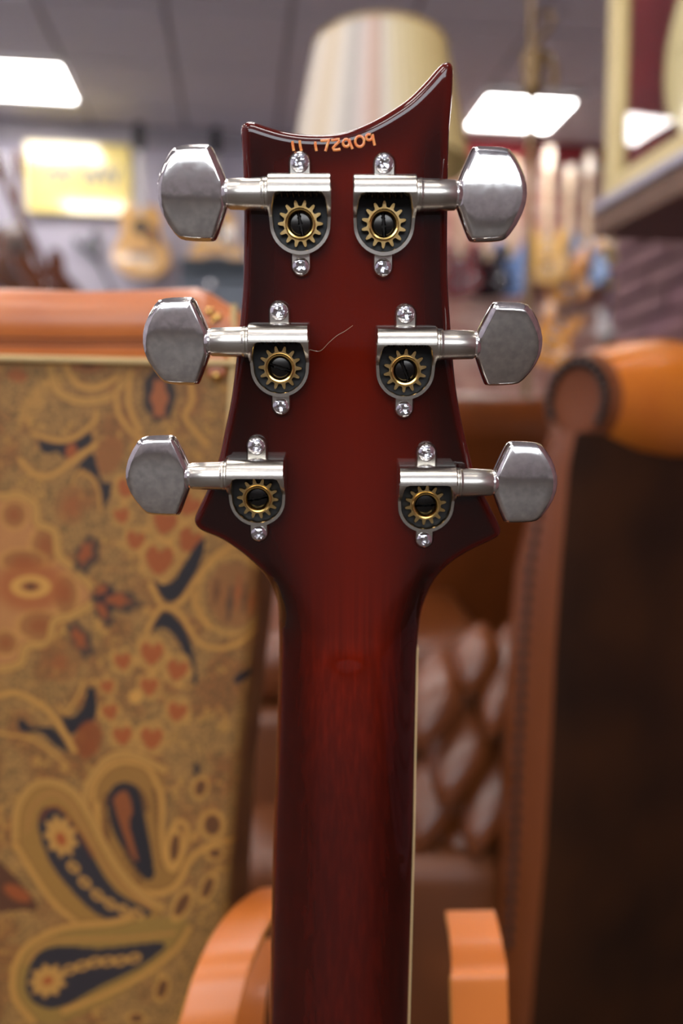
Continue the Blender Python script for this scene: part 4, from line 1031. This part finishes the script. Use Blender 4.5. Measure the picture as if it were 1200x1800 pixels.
ca.data.foreach_set('color', np.array(cl, np.float32).ravel())
mb = MB(); mb.lathe([(.139, zt-.003), (.143, zt+.003), (.139, zt+.006), (.136, zt)], Matrix.Translation((lx_, YL, 0)), 64, 0, False, False); build(mb, 'shade_trim', 'piping', lamp, smooth=60)
mb = MB(); mb.lathe([(.13, 0), (.13, .015), (.05, .03), (.012, .05), (.012, zb_+.05), (.0, zb_+.05)], Matrix.Translation((lx_, YL, 0)), 24); build(mb, 'pole', 'brass_old', lamp, smooth=40)

# brass pole stand at the right
YP = 2.35; px_ = at(932, 300, YP).x; bstand = empty('brass_stand', (px_, YP, 0), 'tall antique brass pole with a curled hook in front of the right ceiling light', 'stand')
mb = MB(); mb.lathe([(.12, 0), (.12, .012), (.03, .03), (.012, .05), (.012, at(0, 160, YP).z)], Matrix.Translation((px_, YP, 0)), 20); build(mb, 'pole', 'brass_old', bstand, smooth=40)
mb = MB(); mb.tube([Vector((px_, YP, at(0, 150, YP).z)), Vector((px_-.004, YP, at(0, 60, YP).z)), Vector((px_-.010, YP, at(0, -80, YP).z))], .009, 12); build(mb, 'upper_rod', 'brass_old', bstand, smooth=40)
z1 = at(0, 165, YP).z; z2 = at(0, 88, YP).z
mb = MB(); mb.lathe([(.013, z1-.012), (.026, z1), (.030, z1+.02), (.023, z1+.04), (.032, z1+.07), (.032, z2-.01), (.018, z2), (.012, z2+.004)], Matrix.Translation((px_+.002, YP, 0)), 24); build(mb, 'socket', 'brass_old', bstand, smooth=40)
hk = sp3([Vector((px_+.004, YP-.008, z2-.03)), Vector((px_+.045, YP-.01, z2-.02)), Vector((px_+.062, YP-.01, z2-.08)), Vector((px_+.05, YP-.01, z2-.11))], 6)
mb = MB(); mb.tube(hk, .010, 10); build(mb, 'hook', 'brass_old', bstand, smooth=60)
hk = sp3([Vector((px_+.004, YP, z2-.01)), Vector((px_+.012, YP-.01, z2+.02)), Vector((px_+.05, YP-.01, z2+.065)), Vector((px_+.045, YP-.01, z2+.095)), Vector((px_+.012, YP-.01, z2+.085))], 6)
mb = MB(); mb.tube(hk, .007, 10); build(mb, 'curled_finial', 'brass_old', bstand, smooth=60)

# ------------------------------------------------------------------ DISPLAY CABINET upper right
zc0 = CAMH + .588; ucab = .885; wE = room(0, 0)
w_end = -at(1045, 300, 2.0).x*math.sin(PHI) + 2.0*math.cos(PHI)
cab = empty('display_cabinet', room(ucab+.15, w_end-.5, zc0-.05), 'cream framed glass display cabinet on the wall in the upper right corner', 'cabinet')
PVT = room(ucab, w_end); CROT = Matrix.Translation(PVT) @ Matrix.Rotation(math.radians(3.2), 4, 'Z') @ Matrix.Translation(-PVT)
def cb(name, u0, u1, w0, w1, z0, z1, mt, bev=.004, label=None):
    mb = MB(); rbox(mb, u0, u1, w0, w1, z0, z1); mb.xform(CROT); return build(mb, name, mt, cab, bevel=bev, label=label)
wS = w_end-1.15; zT = zc0+.95
cb('frame_stile', ucab, ucab+.035, w_end-.052, w_end, zc0, zT, 'cream_frame', .008)
cb('frame_rail', ucab, ucab+.035, wS, w_end-.052, zc0, zc0+.048, 'cream_frame', .008)
cb('frame_stile', ucab, ucab+.035, wS-.075, wS, zc0, zT, 'cream_frame', .008)
cb('frame_rail', ucab, ucab+.035, wS, w_end-.052, zT-.07, zT, 'cream_frame', .008)
cb('side_panel', ucab+.035, ucab+.385, w_end-.02, w_end, zc0, zT, 'cream_frame')
cb('side_panel', ucab+.035, ucab+.385, wS-.075, wS-.055, zc0, zT, 'cream_frame')
cb('back_panel', ucab+.360, ucab+.384, wS-.055, w_end-.02, zc0+.02, zT-.02, 'lining')
cb('end_lining', ucab+.036, ucab+.36, w_end-.030, w_end-.021, zc0+.02, zT-.02, 'lining')
cb('top_panel', ucab+.035, ucab+.36, wS-.055, w_end-.02, zT-.02, zT, 'cream_frame')
cb('inner_floor', ucab+.035, ucab+.36, wS-.055, w_end-.02, zc0+.0, zc0+.02, 'lining')
cb('ledge', ucab-.02, ucab+.385, wS-.1, w_end+.02, zc0-.025, zc0-.001, 'ledge', .006)
cb('base_box', ucab-.012, ucab+.385, wS-.1, w_end+.012, zc0-.085, zc0-.026, 'walnut', .004)
cb('pane', ucab+.016, ucab+.020, wS-.01, w_end-.045, zc0+.040, zT-.06, 'glass', 0)
# cream guitar standing in the cabinet
def guitar_thing(name, M, bodymat, neckmat, label, group=None, kindb='solid', scale=1.0, headmat='lacquer_black', cat='guitar', extra=True):
    "front faces local -y; origin at the bottom of the body; z up along the neck"
    S_ = Matrix.Scale(scale, 4); g_ = empty(name, M, label, cat, group)
    F = M @ S_ @ Matrix.Rotation(PI/2, 4, 'X')          # local xy -> x, z ; prism z -> -y
    if kindb == 'solid':
        o_ = [(0, 0), (.09, .008), (.155, .06), (.16, .13), (.125, .21), (.12, .26), (.145, .33), (.125, .39), (.09, .385), (.06, .34), (.03, .32), (-.03, .32), (-.06, .36), (-.10, .43), (-.135, .43), (-.15, .36), (-.125, .27), (-.13, .2), (-.16, .13), (-.15, .06), (-.09, .008)]; th = .042; bl = .34
    elif kindb == 'acoustic':
        o_ = [(0, 0), (.10, .008), (.18, .07), (.195, .15), (.165, .23), (.13, .29), (.135, .36), (.14, .42), (.10, .475), (.03, .49), (-.03, .49), (-.10, .475), (-.14, .42), (-.135, .36), (-.13, .29), (-.165, .23), (-.195, .15), (-.18, .07), (-.10, .008)]; th = .10; bl = .49
    else:
        o_ = [(0, .12), (.06, .06), (.16, -.01), (.2, .02), (.19, .07), (.08, .3), (.035, .42), (-.035, .42), (-.08, .3), (-.19, .07), (-.2, .02), (-.16, -.01), (-.06, .06)]; th = .04; bl = .42
    P_ = [tuple(p) for p in spline(o_, 3, True)]
    mb = MB(); mb.prism(P_, 0, th, F); build(mb, 'body', bodymat, g_, bevel=.006*scale)
    L = 1.0 if kindb != 'acoustic' else 1.03
    mb = MB(); mb.prism([(-.027, bl-.06), (.027, bl-.06), (.021, L-.19), (-.021, L-.19)], th-.004, th+.010, F); build(mb, 'neck', neckmat, g_, bevel=.003*scale)
    mb = MB(); mb.prism([(-.021, L-.19), (.021, L-.19), (.04, L-.15), (.036, L-.01), (.01, L), (-.03, L-.015), (-.036, L-.13)], th-.006, th+.008, F); hd = build(mb, 'headstock', headmat, g_, bevel=.002*scale)
    for k in range(6):
        sx = -1 if k % 2 else 1; mb = MB(); mb.lathe([(.004, 0), (.006, .006), (.008, .012), (.002, .02)], F @ Matrix.Translation((sx*.038, L-.14+(k//2)*.045, th)) @ Matrix.Rotation(sx*PI/2, 4, 'Y'), 8); build(mb, 'tuner', 'chrome', hd, smooth=50)
    if kindb == 'acoustic':
        mb = MB(); mb.lathe([(.052, th), (.052, th+.0015), (.0005, th+.0016)], F @ Matrix.Translation((0, .335, 0)), 20); build(mb, 'sound_hole', 'black', g_)
        mb = MB(); mb.prism([(-.08, .135), (.08, .135), (.07, .165), (-.07, .165)], th, th+.010, F); build(mb, 'bridge', 'rosewood', g_)
        mb = MB(); mb.prism([tuple(p) for p in spline([(.05, .30), (.06, .24), (.11, .21), (.12, .26), (.09, .33), (.06, .35)], 3, True)], th, th+.002, F); build(mb, 'pickguard', 'mahogany', g_)
    elif extra:
        for yy in (.13, .20, .27):
            mb = MB(); mb.prism([(-.038, yy), (.038, yy), (.038, yy+.02), (-.038, yy+.02)], th, th+.007, F); build(mb, 'pickup', 'chrome' if yy > .15 else 'black', g_, bevel=.002*scale)
        mb = MB(); mb.prism([(-.04, .085), (.04, .085), (.04, .105), (-.04, .105)], th, th+.01, F); build(mb, 'bridge', 'chrome', g_, bevel=.002*scale)
        for kx, ky in ((.09, .10), (.115, .14)):
            mb = MB(); mb.lathe([(.011, th), (.010, th+.014), (.0005, th+.015)], F @ Matrix.Translation((kx, ky, 0)), 12); build(mb, 'control_knob', 'chrome', g_, smooth=50)
    return g_
Mc = Matrix.Translation(room(ucab+.15, w_end-.38, zc0+.07)) @ ROOMROT @ Matrix.Rotation(-PI/2, 4, 'Z') @ Matrix.Scale(1, 4)
lgt = [(0, 0), (.16, .01), (.27, .10), (.28, .24), (.21, .36), (.20, .46), (.25, .58), (.20, .70), (.06, .74), (-.08, .70), (-.2, .62), (-.23, .50), (-.20, .38), (-.27, .24), (-.26, .10), (-.16, .01)]
cg = empty('display_guitar', Mc, 'large cream guitar body standing behind the cabinet glass, cut by the picture edge', 'guitar')
F = Mc @ Matrix.Rotation(PI/2, 4, 'X'); mb = MB(); mb.prism([tuple(p) for p in spline(lgt, 4, True)], 0, .06, F); build(mb, 'body', 'cream', cg, bevel=.008, bseg=3)
mb = MB(); mb.prism([(-.09, .18), (.09, .18), (.09, .22), (-.09, .22)], .06, .075, F); build(mb, 'bridge', 'chrome', cg)

# ------------------------------------------------------------------ YELLOW SIGN
YW = 5.62
def wallpt(px, py, off=0.0):
    "point on a plane parallel to the back wall, off metres in front of it"
    d = CR*((px-600)/FPX) + CU*((900-py)/FPX) + CF; n = room(0, 1); t = (WB-off)/d.dot(n); return CO + d*t
a = wallpt(44, 248, .05); b2 = wallpt(232, 380, .05)
sc_ = (a+b2)/2; sw = (room(1, 0).dot(b2-a)); sh = a.z-b2.z
Ms = Matrix.Translation(sc_) @ ROOMROT
sign = empty('wall_sign', Matrix.Translation((sc_.x, sc_.y, b2.z)) @ ROOMROT, 'glossy yellow sign with blurred grey script on the left wall', 'sign')
mb = MB(); mb.box((0, 0, 0), (sw, .03, sh)); mb.xform(Ms); build(mb, 'sign_board', 'yellow', sign, bevel=.006)
mb = MB(); rnd = random.Random(2)
for wd, (x0, x1) in enumerate(((-.27, -.02), (.02, .29))):
    x = x0; P_ = []
    while x < x1:
        P_.append((x, .05*math.sin(x*95) + (.03 if rnd.random() > .7 else 0) + .012)); x += .010
    mb.tube([Vector((p[0], -.017, p[1])) for p in P_], .015, 6, True)
mb.v = [(x, -.0152 + (y+.017)*.12, z) for x, y, z in mb.v]; mb.xform(Ms); build(mb, 'lettering', 'sign_ink', sign)
mb = MB(); mb.box((0, .02, 0), (sw*.96, .02, sh*.94)); mb.xform(Ms); build(mb, 'backing', 'white_metal', sign)

# ------------------------------------------------------------------ GUITARS ON THE BACK WALL
def hang(px, py_bot, h_m, off, yaw, roll, **kw):
    p = wallpt(px, py_bot, off)
    M = Matrix.Translation(p) @ Matrix.Rotation(PHI+yaw, 4, 'Z') @ Matrix.Rotation(roll, 4, 'Y')
    return guitar_thing(M=M, scale=h_m, **kw)
GR = 'electric guitars hung on the brick wall'
R_ = [(812, 524, 'lacquer_red', 'maple', 'dark red electric guitar on the brick wall, nearest the headstock', .75),
      (862, 526, 'lacquer_black', 'maple', 'black electric guitar hung on the brick wall, right of the dark red one', .8),
      (902, 522, 'lacquer_blue', 'maple', 'light blue electric guitar on the brick wall beside the brass pole', .8),
      (962, 500, 'lacquer_gold', 'maple', 'pale gold electric guitar on the brick wall, just right of the brass pole', .6),
      (998, 532, 'lacquer_amber', 'maple', 'amber sunburst electric guitar on the brick wall, lower than its pale neighbours', .6),
      (1034, 506, 'lacquer_pale_blue', 'maple', 'pale blue electric guitar on the brick wall below the cabinet corner', .9),
      (1076, 508, 'lacquer_butter', 'maple', 'butter yellow electric guitar at the right end of the brick wall', .7)]
for px, pb, bm_, nm_, lab, yw in R_:
    hang(px, pb, 1.0, .22, -yw, 0, name='electric_guitar', bodymat=bm_, neckmat=nm_, label=lab, group=GR, headmat='maple')
# wall hooks are joined to the wall strip the guitars hang from
hang(252, 492, 1.02, .16, .0, 0, name='acoustic_guitar', bodymat='spruce', neckmat='white_lacquer', label='blond acoustic guitar on the wall right of the yellow sign', kindb='acoustic', headmat='black')
hang(382, 496, 1.02, .16, .0, 0, name='acoustic_guitar', bodymat='spruce', neckmat='white_lacquer', label='blond acoustic guitar half hidden behind the upper left tuner button', kindb='acoustic', headmat='black')
hang(14, 520, .9, .5, .9, .05, name='acoustic_guitar', bodymat='mahogany', neckmat='mahogany', label='brown guitar at the left edge below the yellow sign', kindb='acoustic', headmat='mahogany')
hang(112, 560, .95, 1.25, .5, -.42, name='electric_guitar', bodymat='mahogany', neckmat='mahogany', label='dark brown guitar leaning with its neck slanting up to the left edge', headmat='mahogany')
hang(150, 412, .50, .03, 0, PI*.86, name='electric_guitar', bodymat='graphite', neckmat='graphite', label='small grey pointed guitar on the pale wall under the yellow sign', kindb='vee', headmat='graphite')
hang(948, 640, .9, 1.3, -.5, .46, name='electric_guitar', bodymat='lacquer_amber', neckmat='walnut', label='guitar with brown neck leaning on a slant right of the brass pole', headmat='lacquer_amber')
hang(1062, 592, .45, .9, -.9, .1, name='electric_guitar', bodymat='white_lacquer', neckmat='lacquer_navy', label='small white guitar behind the rolled tan chair arm', headmat='lacquer_navy')
p = wallpt(1100, 640, 1.5);  mb = MB(); zt_ = wallpt(1100, 584, 1.5).z; mb.box((p.x, p.y, zt_/2), (.2, .24, zt_), ROOMROT)
o = build(mb, 'amplifier', 'black', bevel=.03, bseg=3); tag(o, 'small black amplifier behind the top of the rolled chair arm', 'amplifier')
# shelf unit at left of headstock
shelf = empty('shelf_unit', wallpt(380, 700, .7), 'slate grey shelf unit below the half hidden blond acoustic guitar', 'shelf')
for nm_, pa, pb, mt, dy in (('top_board', 452, 466, 'shelf', 0), ('dark_panel', 467, 475, 'shelf_dark', .01), ('front_board', 476, 492, 'shelf', 0), ('lower_panel', 493, 660, 'shelf', .02)):
    a = wallpt(308, pa, .75); b2 = wallpt(520, pb, .75); mb = MB(); mb.box(((a.x+b2.x)/2, (a.y+b2.y)/2+.2+dy, (a.z+b2.z)/2), ((b2-a).dot(room(1, 0)), .4, a.z-b2.z-.003), ROOMROT)
    build(mb, nm_, mt, shelf, bevel=.003)
q = wallpt(371, 502, .97); mb = MB(); mb.lathe([(.001, -.03), (.022, -.02), (.03, 0), (.022, .02), (.001, .03)], Matrix.Translation(q), 16); build(mb, 'bright_stud', 'chrome', shelf, smooth=60)  # chrome ball added to imitate a blurred bright highlight, not a shelf fitting
